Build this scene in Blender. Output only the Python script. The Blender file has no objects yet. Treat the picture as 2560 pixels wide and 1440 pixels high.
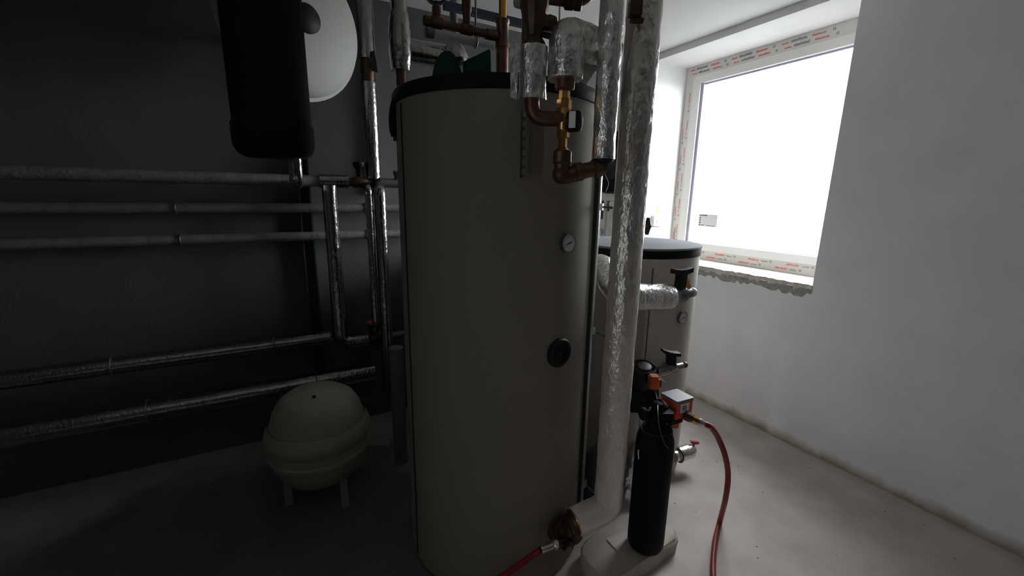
import bpy, math, random
from mathutils import Vector, Matrix
random.seed(7)
PI = math.pi
scene = bpy.context.scene
COL = scene.collection

# ------------------------------------------------------------------ camera
cam_d = bpy.data.cameras.new('camera')
cam_d.sensor_width = 36.0
cam_d.lens = 36.0 * 1050.0 / 2560.0
cam_d.clip_start = 0.02
cam = bpy.data.objects.new('camera', cam_d)
COL.objects.link(cam)
yaw, pitch, roll = math.radians(28.8), math.radians(12.3), math.radians(0.9)
fw = Vector((math.sin(yaw) * math.cos(pitch), math.cos(yaw) * math.cos(pitch), -math.sin(pitch)))
r0 = Vector((math.cos(yaw), -math.sin(yaw), 0.0))
u0 = r0.cross(fw)
rt = r0 * math.cos(roll) + u0 * math.sin(roll)
up = -r0 * math.sin(roll) + u0 * math.cos(roll)
cam.matrix_world = Matrix(((rt.x, up.x, -fw.x, 0.0), (rt.y, up.y, -fw.y, 0.0), (rt.z, up.z, -fw.z, 1.40), (0, 0, 0, 1)))
scene.camera = cam

# ------------------------------------------------------------------ daylight and exposure
world = bpy.data.worlds.new('overcast_sky')
scene.world = world
world.use_nodes = True
wb = world.node_tree.nodes['Background']
wb.inputs[0].default_value = (0.93, 0.97, 1.0, 1)
wb.inputs[1].default_value = 21.0
sd = bpy.data.lights.new('hazy_sun', 'SUN')
sd.energy = 2.0
sd.angle = math.radians(6)
sd.color = (1.0, 0.97, 0.92)
so = bpy.data.objects.new('hazy_sun', sd)
COL.objects.link(so)
so.rotation_euler = Vector((-1.0, 2.0, -1.67)).to_track_quat('-Z', 'Y').to_euler()
so.location = (6, -4, 6)
pl = bpy.data.lights.new('window_portal', 'AREA')
pl.shape = 'RECTANGLE'
pl.size = 1.40
pl.size_y = 1.35
pl.cycles.is_portal = True
po = bpy.data.objects.new('window_portal', pl)
COL.objects.link(po)
po.location = (2.99, 1.82, 1.66)
po.rotation_euler = (0, PI / 2, 0)
pl2 = bpy.data.lights.new('door_gap_portal', 'AREA')
pl2.shape = 'RECTANGLE'
pl2.size = 2.05
pl2.size_y = 0.09
pl2.cycles.is_portal = True
po2 = bpy.data.objects.new('door_gap_portal', pl2)
COL.objects.link(po2)
po2.location = (-1.87, 0.01, 1.02)
po2.rotation_euler = (0, -PI / 2, 0)
vs = scene.view_settings
vs.view_transform = 'Standard'
vs.look = 'None'
vs.gamma = 1.0
vs.use_curve_mapping = False
vs.exposure = 0.0
scene.cycles.max_bounces = 12
scene.cycles.diffuse_bounces = 8
scene.cycles.sample_clamp_indirect = 4.0

# ------------------------------------------------------------------ materials
MATS = {}
def mat(name, col, rough=0.6, metal=0.0, spec=0.5, var=0.0, vscale=20.0, bump=0.0, bscale=60.0, bdetail=3.0, coat=0.0, bdist=0.01):
    m = bpy.data.materials.new(name)
    m.use_nodes = True
    nt = m.node_tree
    b = nt.nodes['Principled BSDF']
    b.inputs['Base Color'].default_value = (*col, 1)
    b.inputs['Roughness'].default_value = rough
    b.inputs['Metallic'].default_value = metal
    b.inputs['Specular IOR Level'].default_value = spec
    b.inputs['Coat Weight'].default_value = coat
    tc = nt.nodes.new('ShaderNodeTexCoord')
    if var > 0:
        n = nt.nodes.new('ShaderNodeTexNoise')
        n.inputs['Scale'].default_value = vscale
        n.inputs['Detail'].default_value = 5
        nt.links.new(tc.outputs['Object'], n.inputs['Vector'])
        r = nt.nodes.new('ShaderNodeValToRGB')
        r.color_ramp.elements[0].position = 0.3
        r.color_ramp.elements[1].position = 0.72
        r.color_ramp.elements[0].color = (*[c * (1 - var) for c in col], 1)
        r.color_ramp.elements[1].color = (*[min(1, c * (1 + var * 0.6)) for c in col], 1)
        nt.links.new(n.outputs['Fac'], r.inputs['Fac'])
        nt.links.new(r.outputs['Color'], b.inputs['Base Color'])
    if bump > 0:
        n2 = nt.nodes.new('ShaderNodeTexNoise')
        n2.inputs['Scale'].default_value = bscale
        n2.inputs['Detail'].default_value = bdetail
        mp = nt.nodes.new('ShaderNodeMapping')
        mp.inputs['Scale'].default_value = (1, 1, 0.55) if name.startswith('foil') else (1, 1, 1)
        nt.links.new(tc.outputs['Object'], mp.inputs['Vector'])
        nt.links.new(mp.outputs['Vector'], n2.inputs['Vector'])
        bp = nt.nodes.new('ShaderNodeBump')
        bp.inputs['Strength'].default_value = bump
        bp.inputs['Distance'].default_value = bdist
        nt.links.new(n2.outputs['Fac'], bp.inputs['Height'])
        nt.links.new(bp.outputs['Normal'], b.inputs['Normal'])
    MATS[name] = m
    return m

mat('plaster', (0.85, 0.855, 0.865), 0.9, var=0.05, vscale=4, bump=0.25, bscale=90, bdist=0.004)
mat('ceiling_paint', (0.77, 0.785, 0.78), 0.9, var=0.03, vscale=2)
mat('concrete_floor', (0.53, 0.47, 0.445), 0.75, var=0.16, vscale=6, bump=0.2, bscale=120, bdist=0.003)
mat('jacket', (0.215, 0.195, 0.165), 0.7, spec=0.15, var=0.05, vscale=160, bump=0.12, bscale=420, bdist=0.002)
mat('jacket_second', (0.50, 0.475, 0.445), 0.6, spec=0.3, var=0.05, vscale=160)
mat('black_rim', (0.006, 0.007, 0.007), 0.6, spec=0.15)
mat('lid_grey', (0.20, 0.21, 0.235), 0.85, spec=0.1)
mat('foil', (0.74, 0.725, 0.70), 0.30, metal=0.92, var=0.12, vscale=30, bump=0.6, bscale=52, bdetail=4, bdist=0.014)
mat('foil_dusty', (0.80, 0.73, 0.67), 0.55, metal=0.1, var=0.2, vscale=18, bump=0.4, bscale=70, bdetail=4, bdist=0.01)
mat('foil_tape', (0.66, 0.65, 0.63), 0.22, metal=1.0, bump=0.4, bscale=110, bdist=0.006)
mat('copper', (0.145, 0.082, 0.055), 0.45, metal=0.8, var=0.3, vscale=35)
mat('brown_bronze', (0.10, 0.06, 0.04), 0.5, metal=0.7, var=0.35, vscale=40)
mat('brass', (0.62, 0.36, 0.11), 0.3, metal=1.0, var=0.15, vscale=50)
mat('steel', (0.55, 0.55, 0.55), 0.32, metal=1.0, var=0.1, vscale=40)
mat('zinc_dark', (0.22, 0.22, 0.23), 0.45, metal=0.9, var=0.15, vscale=60)
mat('black_plastic', (0.010, 0.010, 0.011), 0.5, spec=0.25)
mat('black_foam', (0.012, 0.012, 0.012), 0.9, spec=0.15)
mat('gas_black', (0.005, 0.005, 0.006), 0.6, spec=0.12)
mat('green_foam', (0.018, 0.055, 0.042), 0.9, spec=0.1)
mat('white_enamel', (0.50, 0.51, 0.475), 0.55, spec=0.3)
mat('cream_enamel', (0.42, 0.39, 0.33), 0.6, var=0.06, vscale=12)
mat('white_plastic', (0.78, 0.78, 0.76), 0.4)
mat('grey_plastic', (0.45, 0.46, 0.46), 0.5)
mat('navy_paint', (0.020, 0.028, 0.065), 0.5)
mat('rail_dark', (0.035, 0.045, 0.043), 0.6, metal=0.3)
mat('orange_plastic', (0.72, 0.085, 0.02), 0.42)
mat('orange_dull', (0.55, 0.13, 0.04), 0.5)
mat('amber_tag', (0.75, 0.22, 0.03), 0.5)
mat('grey_lid', (0.17, 0.175, 0.18), 0.55)
mat('red_rubber', (0.22, 0.010, 0.014), 0.45, spec=0.4)
mat('red_paint', (0.42, 0.03, 0.03), 0.45)
mat('dial_white', (0.62, 0.62, 0.63), 0.35)
mat('needle_black', (0.01, 0.01, 0.01), 0.5)
mat('paper', (0.80, 0.79, 0.78), 0.7)
mat('print_grey', (0.22, 0.22, 0.24), 0.7)
mat('print_red', (0.62, 0.10, 0.10), 0.7)
mat('print_violet', (0.16, 0.12, 0.24), 0.7)
mat('pvc_frame', (0.80, 0.79, 0.77), 0.4)
mat('pvc_film', (0.72, 0.70, 0.67), 0.5)
mat('gasket', (0.40, 0.39, 0.52), 0.5)
mat('rough_mortar', (0.66, 0.63, 0.56), 0.95, var=0.25, vscale=30, bump=0.8, bscale=50, bdist=0.01)
mat('grey_mortar', (0.33, 0.33, 0.31), 0.95, var=0.3, vscale=40, bump=0.8, bscale=60, bdist=0.01)
mat('foam_pad', (0.46, 0.42, 0.37), 0.9, var=0.12, vscale=14, bump=0.3, bscale=150, bdist=0.003)
mat('tile', (0.50, 0.44, 0.39), 0.6, var=0.08, vscale=12)
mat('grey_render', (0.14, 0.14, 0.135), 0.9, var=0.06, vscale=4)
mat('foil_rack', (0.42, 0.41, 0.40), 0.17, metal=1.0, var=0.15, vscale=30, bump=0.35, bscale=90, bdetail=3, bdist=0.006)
mat('grey_wrap', (0.26, 0.25, 0.245), 0.5, metal=0.3, var=0.2, vscale=18, bump=0.3, bscale=70, bdist=0.008)
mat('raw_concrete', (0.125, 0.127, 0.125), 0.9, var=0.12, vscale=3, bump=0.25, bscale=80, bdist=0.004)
mat('gravel', (0.13, 0.13, 0.12), 0.95, var=0.2, vscale=3)
mat('copper_dull', (0.13, 0.065, 0.045), 0.55, metal=0.5)
mat('tube_clear', (0.045, 0.045, 0.045), 0.35, spec=0.4)

# window glass: clear with a faint reflection
g = bpy.data.materials.new('clear_glass')
g.use_nodes = True
nt = g.node_tree
nt.nodes.clear()
o_ = nt.nodes.new('ShaderNodeOutputMaterial')
mx = nt.nodes.new('ShaderNodeMixShader')
tr = nt.nodes.new('ShaderNodeBsdfTransparent')
gl = nt.nodes.new('ShaderNodeBsdfGlossy')
gl.inputs['Roughness'].default_value = 0.02
mx.inputs[0].default_value = 0.05
nt.links.new(tr.outputs[0], mx.inputs[1])
nt.links.new(gl.outputs[0], mx.inputs[2])
nt.links.new(mx.outputs[0], o_.inputs[0])
MATS['clear_glass'] = g

# screed with a large noise-edged dark patch painted in for the shade at the left
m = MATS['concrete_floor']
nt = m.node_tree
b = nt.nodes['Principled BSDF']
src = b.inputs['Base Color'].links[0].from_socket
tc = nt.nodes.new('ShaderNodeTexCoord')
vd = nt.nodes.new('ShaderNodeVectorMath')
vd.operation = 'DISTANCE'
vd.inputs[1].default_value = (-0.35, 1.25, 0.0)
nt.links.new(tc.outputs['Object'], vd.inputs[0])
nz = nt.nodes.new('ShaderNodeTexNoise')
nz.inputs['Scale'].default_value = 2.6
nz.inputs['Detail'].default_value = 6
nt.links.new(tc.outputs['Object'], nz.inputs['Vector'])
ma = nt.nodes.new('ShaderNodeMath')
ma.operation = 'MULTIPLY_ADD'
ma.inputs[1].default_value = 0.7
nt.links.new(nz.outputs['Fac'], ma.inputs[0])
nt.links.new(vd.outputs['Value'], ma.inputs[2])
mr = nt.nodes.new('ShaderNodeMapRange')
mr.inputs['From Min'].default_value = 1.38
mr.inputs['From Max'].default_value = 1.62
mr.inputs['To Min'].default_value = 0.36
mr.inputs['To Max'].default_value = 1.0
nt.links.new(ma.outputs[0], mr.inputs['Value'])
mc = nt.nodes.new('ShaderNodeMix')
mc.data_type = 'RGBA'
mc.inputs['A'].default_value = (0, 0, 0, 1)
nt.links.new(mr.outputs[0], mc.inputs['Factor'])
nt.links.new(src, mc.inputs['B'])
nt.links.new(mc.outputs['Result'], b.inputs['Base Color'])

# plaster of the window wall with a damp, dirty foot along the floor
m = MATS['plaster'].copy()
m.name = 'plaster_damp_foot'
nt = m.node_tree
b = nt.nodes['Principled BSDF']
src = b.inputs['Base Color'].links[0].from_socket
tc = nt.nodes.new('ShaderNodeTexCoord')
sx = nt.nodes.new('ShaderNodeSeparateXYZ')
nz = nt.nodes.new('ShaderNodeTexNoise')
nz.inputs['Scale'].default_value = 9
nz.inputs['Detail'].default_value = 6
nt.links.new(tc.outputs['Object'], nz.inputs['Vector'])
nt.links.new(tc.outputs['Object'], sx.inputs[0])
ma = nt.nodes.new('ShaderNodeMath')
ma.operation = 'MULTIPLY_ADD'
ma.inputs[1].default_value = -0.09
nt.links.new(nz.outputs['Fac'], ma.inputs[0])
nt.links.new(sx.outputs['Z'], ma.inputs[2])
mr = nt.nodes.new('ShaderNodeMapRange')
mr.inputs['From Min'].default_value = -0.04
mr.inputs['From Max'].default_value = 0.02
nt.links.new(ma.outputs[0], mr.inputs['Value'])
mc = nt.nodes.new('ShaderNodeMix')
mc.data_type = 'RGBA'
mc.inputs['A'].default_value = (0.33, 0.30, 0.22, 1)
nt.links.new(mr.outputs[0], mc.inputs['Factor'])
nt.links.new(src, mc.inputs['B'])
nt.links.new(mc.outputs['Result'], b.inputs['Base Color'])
MATS['plaster_damp_foot'] = m

# foil with plaster dust settled on it, thicker towards the floor
m = MATS['foil'].copy()
m.name = 'foil_dust_settled'
nt = m.node_tree
b = nt.nodes['Principled BSDF']
src = b.inputs['Base Color'].links[0].from_socket
tc = nt.nodes.new('ShaderNodeTexCoord')
sx = nt.nodes.new('ShaderNodeSeparateXYZ')
nz = nt.nodes.new('ShaderNodeTexNoise')
nz.inputs['Scale'].default_value = 14
nz.inputs['Detail'].default_value = 5
nt.links.new(tc.outputs['Object'], nz.inputs['Vector'])
nt.links.new(tc.outputs['Object'], sx.inputs[0])
ma = nt.nodes.new('ShaderNodeMath')
ma.operation = 'MULTIPLY_ADD'
ma.inputs[1].default_value = 0.9
nt.links.new(nz.outputs['Fac'], ma.inputs[0])
nt.links.new(sx.outputs['Z'], ma.inputs[2])
mr = nt.nodes.new('ShaderNodeMapRange')
mr.inputs['From Min'].default_value = 0.75
mr.inputs['From Max'].default_value = 1.9
mr.inputs['To Min'].default_value = 0.88
mr.inputs['To Max'].default_value = 0.22
nt.links.new(ma.outputs[0], mr.inputs['Value'])
mc = nt.nodes.new('ShaderNodeMix')
mc.data_type = 'RGBA'
mc.inputs['B'].default_value = (0.76, 0.68, 0.62, 1)
nt.links.new(mr.outputs[0], mc.inputs['Factor'])
nt.links.new(src, mc.inputs['A'])
nt.links.new(mc.outputs['Result'], b.inputs['Base Color'])
iv = nt.nodes.new('ShaderNodeMath')
iv.operation = 'SUBTRACT'
iv.inputs[0].default_value = 1.0
nt.links.new(mr.outputs[0], iv.inputs[1])
nt.links.new(iv.outputs[0], b.inputs['Metallic'])
MATS['foil_dust_settled'] = m

# paper that lets daylight through
m = bpy.data.materials.new('backlit_paper')
m.use_nodes = True
nt = m.node_tree
nt.nodes.clear()
o_ = nt.nodes.new('ShaderNodeOutputMaterial')
mx = nt.nodes.new('ShaderNodeMixShader')
mx.inputs[0].default_value = 0.09
df = nt.nodes.new('ShaderNodeBsdfDiffuse')
df.inputs[0].default_value = (0.8, 0.79, 0.8, 1)
tl = nt.nodes.new('ShaderNodeBsdfTranslucent')
tl.inputs[0].default_value = (0.9, 0.87, 0.88, 1)
nt.links.new(df.outputs[0], mx.inputs[1])
nt.links.new(tl.outputs[0], mx.inputs[2])
nt.links.new(mx.outputs[0], o_.inputs[0])
MATS['backlit_paper'] = m

# ------------------------------------------------------------------ mesh helpers
def frame_of(d):
    d = Vector(d).normalized()
    a = Vector((0, 0, 1)) if abs(d.z) < 0.9 else Vector((1, 0, 0))
    x = a.cross(d).normalized()
    return x, d.cross(x).normalized(), d

def rounded(pts, r, n=7):
    pts = [Vector(p) for p in pts]
    out = [pts[0]]
    for i in range(1, len(pts) - 1):
        a, p, c = pts[i - 1], pts[i], pts[i + 1]
        d1, d2 = (a - p), (c - p)
        k = min(r, d1.length * 0.49, d2.length * 0.49)
        q1, q2 = p + d1.normalized() * k, p + d2.normalized() * k
        for j in range(n + 1):
            t = j / n
            out.append(q1 * (1 - t) ** 2 + p * 2 * t * (1 - t) + q2 * t * t)
    out.append(pts[-1])
    return out

def spline(pts, n=10):
    P = [Vector(p) for p in pts]
    P = [P[0] * 2 - P[1]] + P + [P[-1] * 2 - P[-2]]
    out = []
    for i in range(1, len(P) - 2):
        for j in range(n):
            t = j / n
            a, b_, c, d = P[i - 1], P[i], P[i + 1], P[i + 2]
            out.append(0.5 * ((2 * b_) + (c - a) * t + (2 * a - 5 * b_ + 4 * c - d) * t * t + (3 * b_ - a - 3 * c + d) * t ** 3))
    out.append(P[-2])
    return out

def dense(pts, step):
    out = [Vector(pts[0])]
    for a, c in zip(pts[:-1], pts[1:]):
        a, c = Vector(a), Vector(c)
        k = max(1, int((c - a).length / step))
        for j in range(1, k + 1):
            out.append(a.lerp(c, j / k))
    return out

class MB:
    def __init__(s):
        s.v, s.f = [], []
    def add(s, vs, fs):
        o = len(s.v)
        s.v += [Vector(v) for v in vs]
        s.f += [[o + i for i in f] for f in fs]
        return s
    def box(s, lo, hi):
        x0, y0, z0 = lo
        x1, y1, z1 = hi
        return s.add([(x0, y0, z0), (x1, y0, z0), (x1, y1, z0), (x0, y1, z0), (x0, y0, z1), (x1, y0, z1), (x1, y1, z1), (x0, y1, z1)],
                     [(0, 3, 2, 1), (4, 5, 6, 7), (0, 1, 5, 4), (1, 2, 6, 5), (2, 3, 7, 6), (3, 0, 4, 7)])
    def obox(s, c, ax, ay, az, bev=0.0):
        # oriented box: centre and three half-extent vectors, corners cut by bev on the ax/ay outline
        c, ax, ay, az = Vector(c), Vector(ax), Vector(ay), Vector(az)
        if bev <= 0:
            pts = [(-1, -1), (1, -1), (1, 1), (-1, 1)]
            poly = [c + ax * a + ay * b_ for a, b_ in pts]
        else:
            bx, by = bev / ax.length, bev / ay.length
            poly = []
            for q_, (sx_, sy_) in enumerate(((1, 1), (-1, 1), (-1, -1), (1, -1))):
                for j in range(4):
                    t = PI / 2 * (q_ + j / 3)
                    poly.append(c + ax * (sx_ * (1 - bx) + bx * math.cos(t)) + ay * (sy_ * (1 - by) + by * math.sin(t)))
        return s.prism([p - az for p in poly], az * 2)
    def prism(s, poly, vec):
        poly = [Vector(p) for p in poly]
        vec = Vector(vec)
        n = len(poly)
        nrm = Vector((0, 0, 0))
        for i in range(n):
            nrm += (poly[i] - poly[0]).cross(poly[(i + 1) % n] - poly[0])
        if nrm.dot(vec) < 0:
            poly = poly[::-1]
        vs_ = poly + [p + vec for p in poly]
        fs = [list(range(n))[::-1], list(range(n, 2 * n))] + [(i, (i + 1) % n, n + (i + 1) % n, n + i) for i in range(n)]
        return s.add(vs_, fs)
    def sweep(s, pts, r, n=16, cap=True, jit=0.0, flat=1.0):
        pts = [Vector(p) for p in pts]
        m_ = len(pts)
        rad = r if isinstance(r, (list, tuple)) else [r] * m_
        d = (pts[1] - pts[0]).normalized()
        x, y, _ = frame_of(d)
        vs_ = []
        for i, p in enumerate(pts):
            if 0 < i < m_ - 1:
                nd = ((pts[i + 1] - p).normalized() + (p - pts[i - 1]).normalized()).normalized()
            elif i == m_ - 1:
                nd = (p - pts[i - 1]).normalized()
            else:
                nd = d
            q = d.rotation_difference(nd)
            x, y = q @ x, q @ y
            d = nd
            for k in range(n):
                a = 2 * PI * k / n
                rr = rad[i] * (1 + (random.uniform(-jit, jit) if jit else 0))
                vs_.append(p + (x * math.cos(a) + y * math.sin(a) * flat) * rr)
        fs = []
        for i in range(m_ - 1):
            for k in range(n):
                a, b_ = i * n + k, i * n + (k + 1) % n
                fs.append((a, b_, b_ + n, a + n))
        if cap:
            fs.append(list(range(n))[::-1])
            fs.append([(m_ - 1) * n + k for k in range(n)])
        return s.add(vs_, fs)
    def cyl(s, a, b_, r, n=20, r2=None):
        return s.sweep([a, b_], [r, r if r2 is None else r2], n)
    def lathe(s, base, axis, prof, n=24, cap=True):
        # prof: (radius, height along axis)
        x, y, d = frame_of(axis)
        base = Vector(base)
        vs_ = []
        for r, h in prof:
            for k in range(n):
                a = 2 * PI * k / n
                vs_.append(base + d * h + (x * math.cos(a) + y * math.sin(a)) * max(r, 1e-5))
        fs = []
        for i in range(len(prof) - 1):
            for k in range(n):
                a, b_ = i * n + k, i * n + (k + 1) % n
                fs.append((a, b_, b_ + n, a + n))
        if cap:
            fs.append(list(range(n))[::-1])
            fs.append([(len(prof) - 1) * n + k for k in range(n)])
        return s.add(vs_, fs)
    def ball(s, c, r, n=16, axis=(0, 0, 1)):
        return s.lathe(Vector(c) - Vector(axis).normalized() * r, axis, [(r * math.sin(PI * i / 10), r - r * math.cos(PI * i / 10)) for i in range(11)], n)
    def torus(s, c, axis, R_, r, n=32, k=8):
        x, y, d = frame_of(axis)
        c = Vector(c)
        vs_ = []
        for i in range(n):
            a = 2 * PI * i / n
            e = x * math.cos(a) + y * math.sin(a)
            for j in range(k):
                t = 2 * PI * j / k
                vs_.append(c + e * (R_ + r * math.cos(t)) + d * r * math.sin(t))
        fs = [(i * k + j, ((i + 1) % n) * k + j, ((i + 1) % n) * k + (j + 1) % k, i * k + (j + 1) % k) for i in range(n) for j in range(k)]
        return s.add(vs_, fs)
    def build(s, name, material, parent=None, smooth=True, ang=40):
        off = Vector((0, 0, 0))
        p = parent
        while p is not None:
            off += p.location
            p = p.parent
        me = bpy.data.meshes.new(name)
        me.from_pydata([tuple(v - off) for v in s.v], [], s.f)
        if smooth:
            me.polygons.foreach_set('use_smooth', [True] * len(me.polygons))
            me.set_sharp_from_angle(angle=math.radians(ang))
        me.materials.append(MATS[material])
        me.update()
        o = bpy.data.objects.new(name, me)
        COL.objects.link(o)
        if parent is not None:
            o.parent = parent
        return o

def thing(name, label, cat, loc, group=None):
    o = bpy.data.objects.new(name, None)
    o.empty_display_size = 0.05
    COL.objects.link(o)
    o.location = Vector(loc)
    o['label'] = label
    o['category'] = cat
    if group:
        o['group'] = group
    return o

def tag(o, label, cat, group=None):
    o['label'] = label
    o['category'] = cat
    if group:
        o['group'] = group
    return o

def struct(o):
    o['kind'] = 'structure'
    return o

def xy(p, z):
    return (p[0], p[1], z)

# ------------------------------------------------------------------ the room
ZC = 2.43          # ceiling height
XW = 2.52          # inner face of the window wall
YB = 2.60          # face of the rack wall
YE = 3.30          # end wall of the niche behind the tanks
XN = 1.50          # rack wall ends here
XL, YR = -1.75, -3.4
Y0, Y1 = 1.18, 2.463     # window opening
Z0, Z1 = 0.935, 2.385
XF, XO = 2.87, 2.96      # frame face, outer wall face
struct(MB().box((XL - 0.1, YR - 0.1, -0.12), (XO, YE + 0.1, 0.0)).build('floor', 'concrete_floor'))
struct(MB().box((XL - 0.1, YR - 0.1, ZC), (XO, YE + 0.1, ZC + 0.12)).build('ceiling', 'ceiling_paint'))
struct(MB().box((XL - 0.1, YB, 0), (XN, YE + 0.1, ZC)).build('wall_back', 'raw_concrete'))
struct(MB().box((XN, YE, 0), (XO, YE + 0.1, ZC)).build('wall_niche', 'plaster'))
wl = MB()
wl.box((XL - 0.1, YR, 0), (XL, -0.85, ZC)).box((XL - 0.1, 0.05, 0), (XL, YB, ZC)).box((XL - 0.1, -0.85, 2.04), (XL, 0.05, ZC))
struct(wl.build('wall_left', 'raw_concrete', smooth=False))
# outer door standing a finger's width open
dr = bpy.data.objects.new('door_1', None)
COL.objects.link(dr)
dr.location = (XL - 0.06, -0.85, 0)
dr['kind'] = 'structure'
MB().box((XL - 0.09, -0.85, 0.0), (XL - 0.05, -0.025, 2.04)).build('leaf', 'grey_render', dr, smooth=False)
MB().lathe((XL - 0.05, -0.08, 1.05), (1, 0, 0), [(0.024, 0), (0.024, 0.008), (0.009, 0.01), (0.009, 0.045)], 16).build('handle_rose', 'steel', dr)
MB().cyl((XL - 0.01, -0.08, 1.05), (XL - 0.01, -0.20, 1.05), 0.009, 12).build('handle', 'steel', dr)
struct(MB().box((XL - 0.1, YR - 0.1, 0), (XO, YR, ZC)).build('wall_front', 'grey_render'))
w = MB()
w.box((XW, YR, 0), (XO, YE, Z0))
w.box((XW, YR, Z1), (XO, YE, ZC))
w.box((XW, YR, Z0), (XO, Y0, Z1))
w.box((XW, Y1, Z0), (XO, YE, Z1))
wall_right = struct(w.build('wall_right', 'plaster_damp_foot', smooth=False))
struct(MB().box((XO, -12, 0.55), (30, 16, 0.68)).build('ground_outside', 'gravel'))

# broken mortar along the raw window sill
random.seed(3)
mo = MB()
ys = [Y0 + (Y1 - Y0) * i / 60 for i in range(61)]
top = [Z0 + 0.016 + random.uniform(-0.003, 0.004) for _ in ys]
frt = [XW - 0.004 + random.uniform(-0.006, 0.008) for _ in ys]
vv, ff = [], []
for y, t, x in zip(ys, top, frt):
    vv += [(x, y, Z0 - 0.012 + random.uniform(-0.012, 0.008)), (x, y, t), (XF, y, Z0 + 0.004), (XF, y, Z0 - 0.012)]
for i in range(60):
    a = i * 4
    for k in range(4):
        ff.append((a + k, a + (k + 1) % 4, a + 4 + (k + 1) % 4, a + 4 + k))
ff += [(3, 2, 1, 0), (240, 241, 242, 243)]
struct(mo.add(vv, ff).build('trim_1', 'rough_mortar', ang=25))
mo = MB()
vv, ff = [], []
for i, y in enumerate(ys):
    lo = Z0 - 0.03 - random.uniform(0.0, 0.03)
    vv += [(XW - 0.003, y, lo), (XW - 0.005, y, Z0 - 0.008), (XW + 0.01, y, Z0 - 0.008), (XW + 0.01, y, lo)]
for i in range(60):
    a = i * 4
    for k in range(4):
        ff.append((a + k, a + (k + 1) % 4, a + 4 + (k + 1) % 4, a + 4 + k))
ff += [(3, 2, 1, 0), (240, 241, 242, 243)]
struct(mo.add(vv, ff).build('trim_2', 'grey_mortar', ang=25))

# ------------------------------------------------------------------ window
win = bpy.data.objects.new('window_1', None)
COL.objects.link(win)
win.location = (XF, (Y0 + Y1) / 2, Z0)
win['kind'] = 'structure'
fwid = 0.075       # frame sight width
bead = 0.05
ZT, ZBt = Z1 - 0.002, Z0 + 0.004
ia, ib = Y0 + 0.002 + fwid, Y1 - 0.002 - fwid
za, zb = ZBt + fwid, ZT - fwid
for lo, hi in (((XF, ib, ZBt), (XF + 0.07, Y1 - 0.002, ZT)), ((XF, Y0 + 0.002, ZBt), (XF + 0.07, ia, ZT)),
               ((XF, ia, zb), (XF + 0.07, ib, ZT)), ((XF, ia, ZBt), (XF + 0.07, ib, za))):
    MB().box(lo, hi).build('frame_member', 'pvc_film', win, smooth=False)
ja, jb, ka, kb = ia + bead, ib - bead, za + bead, zb - bead
XG = XF + 0.045
def bead_piece(poly_y_z):
    # chamfered glazing bead: outer edge flush with the frame, inner edge set back to the glass
    (y0, z0), (y1, z1), (y2, z2), (y3, z3) = poly_y_z
    mb = MB()
    mb.add([(XF - 0.006, y0, z0), (XF - 0.006, y1, z1), (XF + 0.012, y2, z2), (XF + 0.012, y3, z3),
            (XG, y0, z0), (XG, y1, z1), (XG, y2, z2), (XG, y3, z3)],
           [(0, 1, 2, 3), (7, 6, 5, 4), (0, 4, 5, 1), (1, 5, 6, 2), (2, 6, 7, 3), (3, 7, 4, 0)])
    mb.build('glazing_bead', 'pvc_frame', win, smooth=False)
bead_piece([(ib, zb), (ib, za), (jb, ka), (jb, kb)])
bead_piece([(ia, za), (ia, zb), (ja, kb), (ja, ka)])
bead_piece([(ia, zb), (ib, zb), (jb, kb), (ja, kb)])
bead_piece([(ib, za), (ia, za), (ja, ka), (jb, ka)])
gk = 0.024
gm = MB()
gm.box((XG - 0.02, jb - gk, ka), (XG + 0.006, jb, kb)).box((XG - 0.02, ja, ka), (XG + 0.006, ja + gk, kb))
gm.box((XG - 0.006, ja + gk, kb - 0.011), (XG + 0.006, jb - gk, kb)).box((XG - 0.002, ja + gk, ka), (XG + 0.006, jb - gk, ka + 0.004))
gm.build('gasket', 'gasket', win, smooth=False)
MB().box((XG, ja, ka), (XG + 0.005, jb, kb)).build('pane', 'clear_glass', win, smooth=False)

# printed protective film: lines of tiny lettering too small to read
red, gry = MB(), MB()
def word(mb, y, z, n, h, along, lw=0.0085, x=XF):
    for i in range(n):
        hh = h * random.choice((0.7, 1.0, 0.85))
        o = i * lw
        for t0, t1, w0, w1 in ((0, 0.25, 0, hh), (0.25, 0.7, random.choice((0, hh * 0.6)), 0), (0.55, 0.75, 0, hh * random.choice((0.6, 1)))):
            a, c = o + t0 * lw, o + t1 * lw
            b0, b1 = (w0, w1) if w1 else (w0, w0 + h * 0.28)
            if along == 'y':
                mb.box((x - 0.0012, y - c, z + b0), (x + 0.001, y - a, z + b1))
            else:
                mb.box((x - 0.0012, y - b1, z - c), (x + 0.001, y - b0, z - a))
def square(mb, y, z, s_=0.013, x=XF):
    t = s_ * 0.22
    mb.box((x - 0.0012, y - s_, z), (x + 0.001, y - s_ + t, z + s_)).box((x - 0.0012, y - t, z), (x + 0.001, y, z + s_))
    mb.box((x - 0.0012, y - s_ + t, z), (x + 0.001, y - t, z + t)).box((x - 0.0012, y - s_ + t, z + s_ - t), (x + 0.001, y - t, z + s_))
random.seed(11)
for k in range(6):                       # left jamb, two columns of print running down
    zt = 2.20 - k * 0.20
    word(red, ib + 0.030, zt, 9, 0.010, 'z')
    word(gry, ib + 0.030, zt - 0.085, 3, 0.006, 'z')
    square(gry, ib + 0.032, zt - 0.135)
    if k:
        word(red, ib + 0.060, zt - 0.06, 9, 0.009, 'z')
        square(gry, ib + 0.062, zt - 0.17)
word(gry, ib + 0.05, 1.17, 12, 0.014, 'z')
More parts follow.
